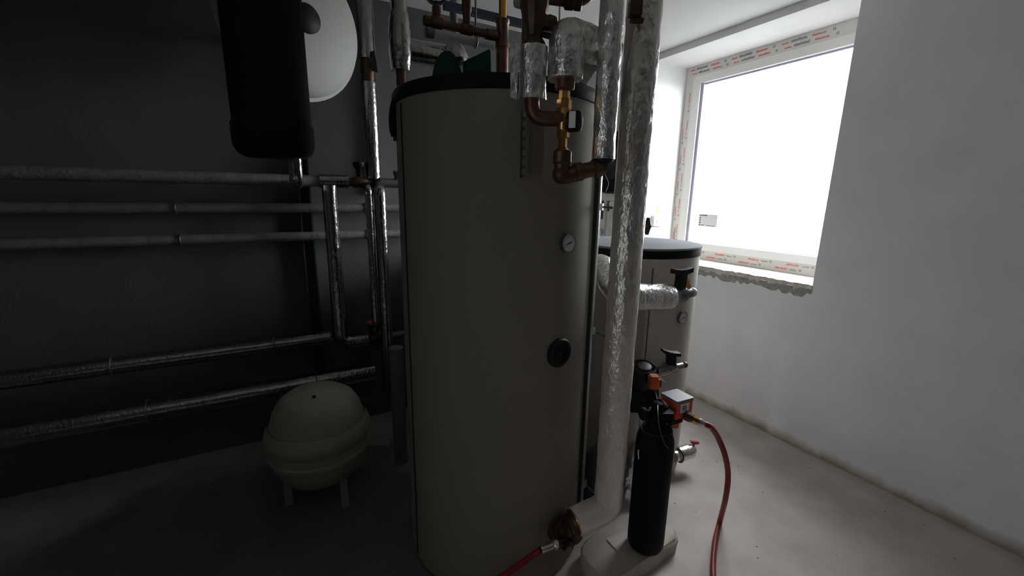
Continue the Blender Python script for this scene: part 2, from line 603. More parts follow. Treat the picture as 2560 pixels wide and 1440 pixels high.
for row, zz in enumerate((ZBt + 0.022, ZBt + 0.052)):      # bottom rail
    for k in range(7):
        yy = ib - 0.02 - k * 0.26 - row * 0.07
        if yy < Y0 + 0.3:
            continue
        word(red, yy, zz, 9, 0.012, 'y')
        word(gry, yy - 0.095, zz, 5, 0.008, 'y')
        square(gry, yy - 0.15, zz)
for row, zz in enumerate((ZT - 0.028, ZT - 0.056)):        # head rail
    for k in range(6):
        yy = ib + 0.04 - k * 0.34 - row * 0.02
        if yy < Y0 + 0.4:
            continue
        word(red, yy, zz, 5, 0.010, 'y')
        word(gry, yy - 0.055, zz, 11, 0.015, 'y')
        word(red, yy - 0.175, zz, 9, 0.011, 'y')
        square(gry, yy - 0.285, zz)
for q, nm, mt in ((red, 'film_print', 'print_red'), (gry, 'film_print', 'print_grey')):
    q.build(nm, mt, win, smooth=False)['kind'] = 'stuff'

# product sticker on the pane
sa, sb = (2.9100, 2.2449, 1.2870), (2.9100, 2.0844, 1.1948)
st = thing('window_sticker', 'white printed sticker stuck low on the bright window pane', 'sticker', (XG - 0.001, sa[1], sb[2]))
y0s, y1s, z0s, z1s = sb[1], sa[1], sb[2], sa[2]
MB().box((XG - 0.0014, y0s, z0s), (XG - 0.0004, y1s, z1s)).build('paper', 'backlit_paper', st, smooth=False)
pm = MB()
Hs, Ws = z1s - z0s, y1s - y0s
for k in range(5):
    pm.box((XG - 0.002, y1s - 0.018, z0s + Hs * (0.04 + 0.2 * k)), (XG - 0.0014, y1s - 0.002, z0s + Hs * (0.15 + 0.2 * k)))
pm.build('print', 'print_violet', st, smooth=False)['kind'] = 'stuff'
pm = MB()
pm.box((XG - 0.002, y1s - Ws * 0.45, z1s - 0.013), (XG - 0.0014, y1s - Ws * 0.14, z1s - 0.003))
pm.box((XG - 0.002, y1s - Ws * 0.33, z0s + 0.004), (XG - 0.0014, y1s - Ws * 0.15, z0s + 0.012))
pm.box((XG - 0.002, y1s - Ws * 0.9, z0s + 0.003), (XG - 0.0014, y1s - Ws * 0.42, z0s + 0.008))
pm.build('print', 'print_grey', st, smooth=False)['kind'] = 'stuff'

# ------------------------------------------------------------------ fittings used many times
def radial(p, c):
    return Vector((p[0] - c[0], p[1] - c[1], 0)).normalized()

def tee_handle(parent, foot, upv, along, length, height, stem_r, m1='black_plastic', name='handle'):
    # T handle: flat grip on a square stem
    foot, upv, along = Vector(foot), Vector(upv).normalized(), Vector(along).normalized()
    mb = MB()
    side = upv.cross(along).normalized()
    mb.obox(foot + upv * height * 0.42, along * stem_r, side * stem_r, upv * height * 0.42)
    prof = [(-1, 0.78), (-0.55, 0.72), (0.55, 0.72), (1, 0.78), (1, 0.98), (0.3, 0.92), (-0.3, 0.92), (-1, 0.98)]
    mb.prism([foot + along * length * 0.5 * a + upv * height * b_ - side * stem_r * 0.9 for a, b_ in prof], side * stem_r * 1.8)
    return mb.build(name, m1, parent)

def gauge(parent, name, c, nrm, R_, depth, needle_deg, bez='zinc_dark'):
    c, nrm = Vector(c), Vector(nrm).normalized()
    body = MB().lathe(c - nrm * 0.004, nrm, [(R_ * 0.9, 0), (R_ * 0.98, depth * 0.3), (R_, depth * 0.7), (R_, depth), (R_ * 0.9, depth), (R_ * 0.88, depth * 0.75)], 32).build(name, bez, parent)
    return body, c + nrm * (depth * 0.80), nrm

def gauge_face(body, c, nrm, R_, needle_deg):
    x, y, d = frame_of(nrm)
    MB().lathe(c - nrm * 0.0035, nrm, [(R_ * 0.87, 0), (R_ * 0.87, 0.003)], 32).build('dial', 'dial_white', body)
    a = math.radians(needle_deg)
    e = x * math.cos(a) + y * math.sin(a)
    f = nrm.cross(e)
    mb = MB().prism([c + f * R_ * 0.07 - e * R_ * 0.35, c - f * R_ * 0.07 - e * R_ * 0.35, c - f * 0.0006 + e * R_ * 0.62, c + f * 0.0006 + e * R_ * 0.62], nrm * 0.0012)
    mb.build('needle', 'needle_black', body)
    tk = MB()
    for k in range(11):
        t = math.radians(-30 + 24 * k)
        e2 = x * math.cos(t) + y * math.sin(t)
        f2 = nrm.cross(e2)
        tk.prism([c + e2 * R_ * 0.66 + f2 * R_ * 0.025, c + e2 * R_ * 0.66 - f2 * R_ * 0.025, c + e2 * R_ * 0.8 - f2 * R_ * 0.025, c + e2 * R_ * 0.8 + f2 * R_ * 0.025], nrm * 0.0006)
    tk.build('scale_marks', 'needle_black', body)

def foil_tube(pts, r, bend=0.08, n=20, jit=0.035, step=0.022):
    p = dense(rounded(pts, bend) if len(pts) > 2 else pts, step)
    rr = [r * (1 + random.uniform(-0.02, 0.02)) for _ in p]
    return MB().sweep(p, rr, n, jit=jit)

def tape(parent, p, d, r, w=0.05):
    d = Vector(d).normalized()
    return MB().sweep([Vector(p) - d * w / 2, Vector(p) - d * w / 4, Vector(p) + d * w / 4, Vector(p) + d * w / 2], [r * 1.03] * 4, 20, jit=0.015).build('foil_tape', 'foil_tape', parent)

# ------------------------------------------------------------------ the large storage tank
TC, TR, TH = (0.711, 1.411), 0.353, 1.688
tank = thing('storage_tank', 'tall grey jacketed hot water storage tank with black rim', 'tank', (TC[0], TC[1], 0))
B1 = (TC[0], TC[1], 0)
MB().lathe(B1, (0, 0, 1), [(TR - 0.02, 0.0), (TR - 0.02, 0.018), (TR, 0.02), (TR, 0.6), (TR, 1.2), (TR, TH)], 96).build('jacket', 'jacket', tank)
MB().lathe((TC[0], TC[1], TH), (0, 0, 1), [(TR - 0.01, -0.004), (TR + 0.006, -0.002), (TR + 0.010, 0.008), (TR + 0.010, 0.028), (TR + 0.004, 0.037), (TR - 0.03, 0.038), (0.30, 0.030), (0.0, 0.030)], 96).build('rim', 'black_rim', tank)
# vertical seam and riveted closing strip of the jacket
def on_tank(p, extra=0.0, z=None):
    d = radial(p, TC)
    return Vector((TC[0], TC[1], 0)) + d * (TR + extra) + Vector((0, 0, p[2] if z is None else z))
pL = (0.3592, 1.3813, 1.4086)
e = radial(pL, TC)
tn = Vector((-e.y, e.x, 0))
MB().obox(on_tank(pL, 0.0, 0.855), tn * 0.003, e * 0.0025, (0, 0, 0.82)).build('jacket_seam', 'black_plastic', tank)
pR = (0.9455, 1.1472, 1.3387)
e = radial(pR, TC)
tn = Vector((-e.y, e.x, 0))
cs = MB().obox(on_tank(pR, 0.006, 0.84), tn * 0.012, e * 0.007, (0, 0, 0.80)).build('closing_strip', 'rail_dark', tank)
for sgn in (-1, 1):
    MB().obox(on_tank(pR, 0.0165, 0.84) + tn * 0.008 * sgn, tn * 0.0018, e * 0.0045, (0, 0, 0.80)).build('strip_edge', 'steel', cs)
for zc in (0.30, 0.93, 1.37):
    MB().obox(on_tank(pR, 0.022, zc), tn * 0.011, e * 0.008, (0, 0, 0.011)).build('strip_clip', 'steel', cs)
# thermometer
p = (0.7735, 1.0636, 1.2619)
e = radial(p, TC)
bd, fc, fn = gauge(tank, 'thermometer', on_tank(p), e, 0.030, 0.018, 200)
gauge_face(bd, fc, fn, 0.030, 195)
# blind sleeve cap
p = (0.7621, 1.0617, 0.9040)
e = radial(p, TC)
cap = MB().lathe(on_tank(p, -0.003), e, [(0.049, 0), (0.049, 0.010), (0.045, 0.014), (0.034, 0.014), (0.033, 0.009), (0.0, 0.009)], 36).build('sleeve_cap', 'black_plastic', tank)
MB().torus(on_tank(p, 0.007), e, 0.020, 0.0025, 28, 6).build('cap_ring', 'black_foam', cap)
MB().lathe(on_tank(p, 0.004), e, [(0.009, 0), (0.009, 0.006), (0.006, 0.008)], 20).build('cap_plug', 'black_plastic', cap)
# bundled black sensor cable draped over the rim
cb = MB().sweep(spline([(0.4076, 1.3811, 1.7223), (0.3839, 1.4242, 1.7195), (0.3628, 1.4555, 1.6978), (0.3526, 1.4631, 1.6592), (0.3508, 1.4636, 1.6150), (0.3558, 1.4623, 1.5879)], 6), [0.010] * 6 + [0.012] * 25, 12).build('sensor_cable', 'black_foam', tank)
MB().cyl((0.3559, 1.4623, 1.5904), (0.3576, 1.4619, 1.5730), 0.007, 12).build('cable_plug', 'brown_bronze', cb)
MB().lathe((0.4006, 1.3831, 1.7218), (0, 0, 1), [(0.006, -0.01), (0.006, 0.022), (0.004, 0.024)], 12).build('lid_pin', 'black_plastic', tank)

# dark green foam flaps folded up on the tank lid
aw = Vector((0.45, 0.89, 0))
pts = [(0.4728, 1.4235, 1.7712)] + [(0, 0, 0)] * 0
c0, cl, ct = Vector((0.5258, 1.4262, 1.7789)), Vector((0.4779, 1.4429, 1.7761)), Vector((0.5260, 1.4261, 1.8680))
cr = Vector((0.5748, 1.4071, 1.7815))
def flap_thing(label, poly, back, bulge):
    t = thing('foam_flap', label, 'foam flap', (sum(p[0] for p in poly) / len(poly), sum(p[1] for p in poly) / len(poly), TH + 0.031))
    mb = MB()
    poly = [Vector(p) for p in poly]
    zb_ = TH + 0.031
    # curved sheet: rows from foot to top bend backward
    n = len(poly)
    vs_ = []
    for p in poly:
        h = max(0.0, p.z - zb_)
        vs_.append(p + back * (bulge * h * h / 0.02))
    mb.prism(vs_, back * 0.012)
    mb.build('sheet', 'green_foam', t, ang=60)
    return t
half = []
for i in range(17):
    a = PI * i / 16
    x_ = (cl + (cr - cl) * (0.5 - 0.5 * math.cos(a)))
    half.append((x_.x, x_.y, TH + 0.031 + (ct.z - TH - 0.031) * math.sin(a) ** 0.75))
flap_thing('rounded dark green foam flap standing up on the tank lid', half, aw, 0.02)
quad = [(0.5899, 1.4442, 1.7915), (0.5904, 1.4440, 1.8452), (0.6313, 1.4265, 1.8669), (0.6705, 1.4086, 1.8894), (0.6754, 1.4062, 1.8834), (0.6807, 1.4037, 1.7950)]
quad = [(p[0], p[1], TH + 0.031) if i in (0, 5) else p for i, p in enumerate(quad)]
flap_thing('pointed dark green foam flap standing up beside the copper riser', quad, aw, 0.01)

# ------------------------------------------------------------------ copper riser and gauge manifold above the tank lid
rx = (0.7296, 1.4239, 1.9271)
ZL = TH + 0.030
riser = thing('copper_riser', 'brown copper riser with tee rising from the tank lid', 'pipe', xy(rx, ZL))
z1 = (0.7298, 1.4239, 1.9121)
z2 = (0.7303, 1.4236, 1.9892)
MB().lathe(xy(rx, ZL), (0, 0, 1), [(0.026, 0), (0.026, 0.02), (0.021, 0.024), (0.021, z1[2] - ZL)], 24).build('lower_pipe', 'copper', riser)
MB().lathe(xy(rx, z1[2]), (0, 0, 1), [(0.024, -0.01), (0.024, 0.01), (0.021, 0.014), (0.021, z2[2] - z1[2] - 0.014), (0.024, z2[2] - z1[2] - 0.01), (0.024, z2[2] - z1[2])], 24).build('tee', 'copper', riser)
MB().cyl(xy(rx, z2[2] - 0.005), xy(rx, ZC), 0.0135).build('upper_pipe', 'brass', riser)
MB().obox(xy(rx, (0.7453, 1.4158, 1.8451)[2]), (0.012, 0, 0), (0, 0.012, 0), (0, 0, 0.02)).build('sensor_clip', 'black_plastic', riser)
zm = (0.7296, 1.4240, 1.9359)[2]
yR = rx[1]
ml = (0.4621, 1.4300, 1.9289)
man = thing('gauge_manifold', 'brown copper gauge manifold branching sideways from the riser', 'pipe manifold', (ml[0], yR, zm))
MB().cyl((ml[0], yR, zm), (rx[0] - 0.02, yR, zm), 0.0125).build('pipe', 'copper_dull', man)
for xx in ((0.6866, 1.4300, 1.9363)[0], (0.5970, 1.4300, 1.9325)[0], (0.4937, 1.4300, 1.9302)[0]):
    MB().lathe((xx - 0.02, yR, zm), (1, 0, 0), [(0.013, 0), (0.017, 0.002), (0.017, 0.038), (0.013, 0.04)], 20).build('socket', 'copper', man)
MB().lathe((ml[0] - 0.012, yR, zm), (1, 0, 0), [(0.010, 0), (0.016, 0.003), (0.016, 0.02), (0.0125, 0.022)], 8).build('end_plug', 'brown_bronze', man)
xx = (0.5973, 1.4300, 1.9778)[0]
MB().lathe((xx, yR, zm), (0, 0, 1), [(0.013, 0), (0.013, 0.05), (0.016, 0.054), (0.016, 0.10), (0.02, 0.11), (0.02, 0.14), (0.012, 0.15), (0.012, 0.2)], 16).build('safety_valve', 'brown_bronze', man)
vk = (0.6217, 1.4198, 2.0239)
MB().lathe((xx + 0.012, yR, zm + 0.135), (1, 0.0, 0.25), [(0.012, 0), (0.02, 0.012), (0.022, 0.04), (0.018, 0.05)], 16).build('valve_cap', 'black_plastic', man)
xx = (0.4943, 1.4300, 1.9578)[0]
MB().lathe((xx, yR, zm), (0, 0, 1), [(0.012, 0), (0.012, 0.02), (0.014, 0.022), (0.014, 0.045), (0.009, 0.047), (0.009, 0.06)], 16).build('gauge_stem', 'brown_bronze', man)
gc = Vector((xx, yR, zm + 0.093))
gb, gf, gn = gauge(man, 'pressure_gauge', gc + Vector((0.2, 0.9, 0)).normalized() * 0.02, (-0.25, -0.95, 0), 0.040, 0.034, 60, 'black_plastic')
gauge_face(gb, gf, gn, 0.040, 120)

# pale plastic pipe with dark end running behind the manifold
pa, pb = (0.5094, 1.5600, 1.9630), (0.8067, 1.5600, 1.9401)
wp = thing('plastic_pipe', 'pale grey plastic pipe with dark end cap behind the gauge manifold', 'pipe', pa)
zz = (pa[2] + pb[2]) / 2
MB().cyl((pa[0] + 0.01, 1.56, zz), (pb[0] + 0.35, 1.56, zz), 0.016).build('pipe', 'grey_plastic', wp)
MB().lathe((pa[0] - 0.012, 1.56, zz), (1, 0, 0), [(0.012, 0), (0.0185, 0.004), (0.0185, 0.03), (0.016, 0.032)], 20).build('end_cap', 'zinc_dark', wp)
xh = pa[0] + 0.18
MB().cyl((xh, 1.56, zz + 0.01), (xh, 1.56, ZC), 0.004, 8).build('hanger_rod', 'zinc_dark', wp)
MB().torus((xh, 1.56, zz), (1, 0, 0), 0.018, 0.003, 20, 6).build('hanger_ring', 'zinc_dark', wp)
# navy mounting rail
na, nb = (0.6570, 1.8000, 2.1594), (1.0092, 1.8000, 2.1359)
zz = (na[2] + nb[2]) / 2
nr = thing('mounting_rail', 'dark navy mounting rail slung below the ceiling above the tank', 'rail', (na[0], 1.80, zz))
MB().obox(((na[0] + nb[0] + 0.5) / 2, 1.80, zz), ((nb[0] + 0.5 - na[0]) / 2, 0, 0), (0, 0.015, 0), (0, 0, 0.013)).build('rail', 'navy_paint', nr, smooth=False)
for k in (0.12, 0.80):
    MB().cyl((na[0] + k * 0.7, 1.80, zz), (na[0] + k * 0.7, 1.80, ZC), 0.004, 8).build('hanger_rod', 'zinc_dark', nr)

# ------------------------------------------------------------------ mixing column in front of the tank
DM = 1.12
# foil wrapped drop pipe with bronze valve on top
ax_ = (0.5766, 0.9602, 1.6988)
t0, t1 = (0.5753, 0.9609, 1.7541), (0.5780, 0.9593, 1.6348)
fa = thing('insulated_pipe', 'short foil-wrapped drop pipe under the bronze valve', 'pipe', xy(ax_, t1[2]))
foil_tube([xy(ax_, t0[2]), xy(ax_, t1[2])], 0.034, jit=0.05).build('foil_wrap', 'foil', fa)
fl = MB()
fl.prism([(0.5516, 0.9862, 1.7624), (0.5484, 0.9880, 1.6365), (0.5343, 0.9957, 1.6428), (0.5328, 0.9965, 1.7567), (0.5395, 0.9929, 1.7728)], aw * 0.016)
fl.build('foil_fold', 'foil', fa, ang=30)
MB().prism([(0.6158, 0.9712, 1.7762), (0.6228, 0.9667, 1.6412), (0.6108, 0.9744, 1.6412), (0.6056, 0.9776, 1.7799)], aw * 0.014).build('foil_fold', 'foil', fa, ang=30)
# bronze balancing valve above it
z115, z95, z60, z20, zt_ = ((0.5753, 0.9610, 1.7568)[2], (0.5748, 0.9612, 1.7770)[2], (0.5767, 0.9601, 1.8048)[2], (0.5783, 0.9591, 1.8408)[2], (0.5791, 0.9587, 1.8770)[2])
bv = thing('bronze_valve', 'dark bronze valve body above the short foil drop pipe', 'valve', xy(ax_, z115))
zr = lambda z: z - z115
vb = MB().lathe(xy(ax_, z115), (0, 0, 1), [(0.020, -0.02), (0.030, 0.0), (0.028, 0.008), (0.019, zr(z95)), (0.021, zr(z95) + 0.012), (0.028, zr(z60)), (0.030, zr(z60) + 0.02), (0.034, zr(z20)), (0.034, zr(z20) + 0.03), (0.022, zr(zt_)), (0.018, ZC - z115)], 12).build('body', 'brown_bronze', bv, ang=25)
MB().lathe(xy(ax_, z60), (0.85, -0.45, 0.1), [(0.016, 0.02), (0.018, 0.04), (0.014, 0.05), (0.010, 0.055)], 8).build('test_port', 'brown_bronze', vb)
MB().lathe(xy(ax_, z95 + 0.01), (0.85, -0.45, -0.2), [(0.007, 0.015), (0.007, 0.04), (0.009, 0.041), (0.009, 0.05)], 8).build('test_nipple', 'black_plastic', vb)
foil_tube([xy((0.5733, 0.9969, 1.8682), (0.5735, 0.9968, 1.8577)[2]), xy((0.5733, 0.9969, 1.8682), ZC)], 0.030).build('foil_wrap', 'foil', bv)
# mixing valve assembly
cx_ = (0.6434, 0.9168, 1.5882)
zv = lambda p: p[2]
mixv = thing('mixing_valve', 'brass mixing valve with black knob between copper pipes', 'valve', xy(cx_, (0.6451, 0.9156, 1.5119)[2]))
def col(y_a, y_b):
    return xy(cx_, y_a), xy(cx_, y_b)
h198, h220, h245, h275, h322, h350, h375 = ((0.6402, 0.9190, 1.6822)[2], (0.6409, 0.9185, 1.6604)[2], (0.6417, 0.9179, 1.6375)[2], (0.6426, 0.9173, 1.6116)[2], (0.6441, 0.9162, 1.5655)[2], (0.6450, 0.9157, 1.5408)[2], (0.6458, 0.9151, 1.5158)[2])
mixb = MB().lathe(xy(cx_, h322), (0, 0, 1), [(0.014, -0.004), (0.016, 0.0), (0.016, (h275 - h322) * 0.3), (0.018, (h275 - h322) * 0.5), (0.016, (h275 - h322) * 0.75), (0.014, h275 - h322 + 0.004)], 24).build('body', 'brass', mixv)
MB().lathe(xy(cx_, h275), (0, 0, 1), [(0.017, 0), (0.0185, 0.003), (0.0185, h245 - h275 - 0.003), (0.014, h245 - h275), (0.0135, h220 - h275 - 0.004), (0.017, h220 - h275)], 6).build('union_nut', 'brass', mixv, ang=20)
MB().lathe(xy(cx_, h220), (0, 0, 1), [(0.020, -0.004), (0.024, 0.0), (0.024, (h198 - h220) * 0.8), (0.021, h198 - h220 + 0.01)], 24).build('copper_collar', 'copper', mixv)
MB().lathe(xy(cx_, h375), (0, 0, 1), [(0.017, -0.004), (0.0165, 0.003), (0.011, 0.007), (0.011, h350 - h375 + 0.004), (0.016, h350 - h375 + 0.006), (0.016, h322 - h375 + 0.002)], 6).build('lower_nut', 'brass', mixv, ang=20)
# side inlet elbow from the foil drop pipe
zi = (0.6359, 0.9219, 1.5910)[2]
MB().sweep(dense(rounded([xy(ax_, t1[2] + 0.03), xy(ax_, zi), xy(cx_, zi)], 0.035, 8), 0.01), 0.0185, 18).build('side_inlet', 'copper', mixv)
# knob
kd = Vector((rt.x, rt.y, 0)).normalized() * 0.93 + Vector((-fw.x, -fw.y, 0)).normalized() * 0.37
kz = (0.6485, 0.8885, 1.5838)[2]
kn = MB().lathe(xy(cx_, kz), kd, [(0.018, 0.010), (0.025, 0.013), (0.026, 0.022), (0.0255, 0.036), (0.022, 0.044), (0.013, 0.047)], 20).build('knob', 'black_plastic', mixv)
side_ = Vector((0, 0, 1)).cross(kd).normalized()
MB().obox(Vector(xy(cx_, kz)) + kd * 0.0285 - side_ * 0.0258, kd * 0.008, (0, 0, 0.019), side_ * 0.0012).build('knob_label', 'paper', kn)
# lower tee and elbow with crossover to the right
h410, h440, h460 = (0.6461, 0.9149, 1.4827)[2], (0.6470, 0.9142, 1.4551)[2], (0.6477, 0.9137, 1.4332)[2]
tee = thing('copper_elbow', 'copper tee and elbow under the brass mixing valve', 'pipe fitting', xy(cx_, h440))
MB().lathe(xy(cx_, h410), (0, 0, 1), [(0.020, -0.02), (0.020, 0.0), (0.0235, 0.004), (0.0235, h375 - h410 - 0.004), (0.020, h375 - h410)], 24).build('socket', 'copper', tee)
cq = (0.7528, 0.8826, 1.4790)
MB().sweep(dense(rounded([xy(cx_, h410), xy(cx_, h440 - 0.006), (cx_[0] + (cq[0] - cx_[0]) * 0.5, cx_[1] + (cq[1] - cx_[1]) * 0.5, (h440 + cq[2]) / 2), cq], 0.05, 8), 0.01), 0.020, 18).build('crossover', 'copper', tee)
MB().ball(xy(cx_, h440 + 0.002), 0.0245).build('elbow_body', 'brown_bronze', tee)
dx = (Vector(cq) - Vector(xy(cx_, h440)))
for k in (0.36, 0.80):
    MB().lathe(Vector(xy(cx_, h440)) + dx * k, dx, [(0.020, -0.008), (0.024, -0.006), (0.024, 0.012), (0.020, 0.014)], 20).build('socket', 'copper', tee)
# foil pipe B: vertical over the mixing valve with a thick branch to the right
b0 = xy(cx_, h198 - 0.002)
zt2 = (0.6393, 0.9196, 1.7762)[2]
br = (0.7970, 0.9369, 1.7632)
fb = thing('insulated_pipe', 'thick foil-wrapped elbow above the brass mixing valve', 'pipe', b0)
foil_tube([b0, xy(cx_, zt2), (br[0], br[1], zt2 - 0.004)], 0.043, 0.012, jit=0.05).build('foil_wrap', 'foil', fb)
MB().prism([(0.7058, 0.9705, 1.7810), (0.7587, 0.9297, 1.7460), (0.7570, 0.9311, 1.7319), (0.7341, 0.9493, 1.6878), (0.7223, 0.9583, 1.6949)], aw * 0.03).build('foil_flap', 'foil', fb, ang=30)
MB().prism([(0.6264, 0.9644, 1.8118), (0.6457, 0.9516, 1.8185), (0.6464, 0.9512, 1.6974), (0.6298, 0.9622, 1.6956)], aw * 0.02).build('foil_fold', 'foil', fb, ang=30)
tape(fb, xy(cx_, h198 + 0.018), (0, 0, 1), 0.0415, 0.03)
# foil pipe C hanging right of the mixing valve
cC = (0.7439, 0.8770, 1.4971)
fcp = thing('insulated_pipe', 'slim foil-wrapped vertical pipe ending beside the copper elbow', 'pipe', cC)
foil_tube([(cC[0], cC[1], cC[2]), (cC[0], cC[1], ZC)], 0.029, jit=0.04).build('foil_wrap', 'foil', fcp)
MB().lathe((cC[0], cC[1], cC[2]), (0, 0, 1), [(0.017, -0.012), (0.026, -0.006), (0.029, 0.004), (0.027, 0.010)], 20).build('end_collar', 'black_plastic', fcp)
# copper pipe below the ceiling
cp = thing('copper_bend', 'copper pipe bend with nut below the ceiling above the foil elbow', 'pipe', (0.7001, 1.0355, 1.9081))
MB().sweep(dense(rounded([(0.6692, 1.0558, 1.9144), (0.7278, 1.0163, 1.9043), (0.7633, 0.9899, 1.9109), xy((0.7747, 0.9810, 1.9277), ZC)], 0.03), 0.01), 0.0155, 16).build('pipe', 'copper', cp)
MB().lathe((0.7106, 1.0284, 1.9059), Vector((0.7388, 1.0083, 1.9020)) - Vector((0.7106, 1.0284, 1.9059)), [(0.017, 0), (0.022, 0.003), (0.022, 0.022), (0.02, 0.026), (0.022, 0.03), (0.022, 0.045), (0.017, 0.048)], 8).build('nut', 'brown_bronze', cp, ang=20)
MB().sweep(dense([(0.6692, 1.0558, 1.9144), xy((0.6692, 1.0558, 1.9144), ZC)], 0.05), 0.0155, 16).build('riser', 'copper', cp)
# perforated mounting channel hanging in front of the tank
q = (0.6034, 1.0430, 1.4504)
ch = thing('mounting_channel', 'slotted galvanised mounting channel hanging in front of the storage tank', 'rail', q)
s_ = Vector((rt.x, rt.y, 0)).normalized()
n_ = Vector((-fw.x, -fw.y, 0)).normalized()
hz = ZC - q[2]
cz = Vector((q[0], q[1], q[2] + hz / 2))
for sg in (-1, 1):
    MB().obox(cz + s_ * 0.0105 * sg, s_ * 0.0012, n_ * 0.008, (0, 0, hz / 2)).build('flange', 'zinc_dark', ch)
k = 0
zz = q[2]
while zz < q[2] + 0.34:                 # web with slots cut between cross bars
    MB().obox(Vector((q[0], q[1], zz + 0.0055)) - n_ * 0.006, s_ * 0.0095, n_ * 0.001, (0, 0, 0.0055)).build('web_bar', 'zinc_dark', ch)
    for sg in (-1, 1):
        MB().obox(Vector((q[0], q[1], zz + 0.018)) - n_ * 0.006 + s_ * 0.007 * sg, s_ * 0.0025, n_ * 0.001, (0, 0, 0.008)).build('web_edge', 'zinc_dark', ch)
    zz += 0.025
MB().obox(Vector((q[0], q[1], (zz + ZC) / 2)) - n_ * 0.006, s_ * 0.0095, n_ * 0.001, (0, 0, (ZC - zz) / 2)).build('upper_web', 'zinc_dark', ch)

# ------------------------------------------------------------------ big vertical foil pipe D with its foot valve
dA = (0.9591, 0.9922, 1.1419)
dB = (0.9588, 0.9925, 0.2980)
oT = (0.7950, 1.0681, 0.2274)
oe = radial(oT, TC)
tip = (0.8213, 1.0077, 0.2742)
fd = thing('insulated_pipe', 'tall thick foil-wrapped pipe elbowing into the foot of the storage tank', 'pipe', xy(dA, 0.0))
random.seed(21)
foil_tube([xy(dA, ZC), xy(dA, dB[2]), tip], 0.050, 0.035, n=32, jit=0.02, step=0.025).build('foil_wrap', 'foil_dust_settled', fd)
cl_ = (0.8862, 0.9511, 1.8963)
MB().obox(cl_, s_ * 0.016, (0, 0, 0.018), n_ * 0.014).build('pipe_clip', 'brown_bronze', fd)
MB().lathe((cl_[0], cl_[1], cl_[2] - 0.028), s_, [(0.006, -0.012), (0.008, 0.0), (0.008, 0.02), (0.006, 0.024)], 10).build('clip_screw', 'brown_bronze', fd)
pr = on_tank(pR, 0.025, 0.0)
for zc in (0.30, 0.93, 1.37):
    MB().sweep([pr + Vector((0, 0, zc)), Vector(xy(dA, zc - 0.004))], 0.0035, 8).build('clamp_rod', 'zinc_dark', fd)
dv = (Vector(tip) - Vector(xy(dA, dB[2]))).normalized()
fv = thing('drain_valve', 'dark bronze drain valve at the foot of the storage tank', 'valve', on_tank(oT))
MB().lathe(tip, dv, [(0.047, -0.004), (0.046, 0.004), (0.040, 0.008), (0.036, 0.016), (0.036, 0.03)], 28).build('brass_ring', 'brown_bronze', fv)
MB().torus(Vector(tip) + dv * 0.002, dv, 0.045, 0.003, 32, 6).build('sealing_ring', 'brass', fv)
mid = on_tank(oT, 0.075)
MB().sweep(dense(rounded([Vector(tip), mid, on_tank(oT, -0.004)], 0.03, 6), 0.012), 0.034, 20).build('body', 'brown_bronze', fv)
MB().lathe(on_tank(oT, -0.003), oe, [(0.055, 0), (0.055, 0.012), (0.046, 0.018), (0.040, 0.02), (0.040, 0.034)], 10).build('union_nut', 'brown_bronze', fv, ang=20)
hs0 = Vector((0.6650, 0.9868, 0.2455))
MB().sweep(dense([mid + Vector((-0.01, -0.0, -0.01)), mid + (hs0 - mid) * 0.55], 0.02), 0.018, 14).build('drain_cock', 'brown_bronze', fv)
MB().lathe(mid + (hs0 - mid) * 0.5, hs0 - mid, [(0.012, 0), (0.0175, 0.004), (0.0175, 0.02), (0.011, 0.024), (0.010, 0.04)], 12).build('hose_tail', 'steel', fv)
tee_handle(fv, mid + Vector((-0.03, -0.01, 0.01)), (-0.6, -0.5, 0.15), (0.3, -0.3, 0.9), 0.05, 0.035, 0.007, name='handle')

# ------------------------------------------------------------------ second tank
SC, SR, SH = (1.576, 1.565), 0.300, 1.140
tank2 = thing('storage_tank', 'shorter grey storage tank with flat lid below the window', 'tank', (SC[0], SC[1], 0))
MB().lathe((SC[0], SC[1], 0), (0, 0, 1), [(SR - 0.02, 0), (SR - 0.02, 0.016), (SR, 0.018), (SR, 0.5), (SR, SH)], 80).build('jacket', 'jacket_second', tank2)
MB().lathe((SC[0], SC[1], SH), (0, 0, 1), [(SR - 0.01, -0.002), (SR + 0.003, 0), (SR + 0.004, 0.004), (SR + 0.004, 0.036), (SR, 0.040)], 80).build('rim', 'black_rim', tank2)
MB().lathe((SC[0], SC[1], SH + 0.036), (0, 0, 1), [(SR + 0.006, 0), (SR + 0.007, 0.004), (SR + 0.003, 0.009), (0.15, 0.012), (0.0, 0.012)], 80).build('lid', 'lid_grey', tank2)
def on_t2(p, extra=0.0, z=None):
    d = radial(p, SC)
    return Vector((SC[0], SC[1], 0)) + d * (SR + extra) + Vector((0, 0, p[2] if z is None else z))
p = (1.4257, 1.3053, 0.8812)
e = radial(p, SC)
MB().obox(on_t2(p, 0.0, 0.56), Vector((-e.y, e.x, 0)) * 0.003, e * 0.002, (0, 0, 0.54)).build('jacket_seam', 'zinc_dark', tank2)
p = (1.5933, 1.2655, 0.8649)
bd, fc, fn = gauge(tank2, 'thermometer', on_t2(p), radial(p, SC), 0.030, 0.016, 0)
gauge_face(bd, fc, fn, 0.030, 200)
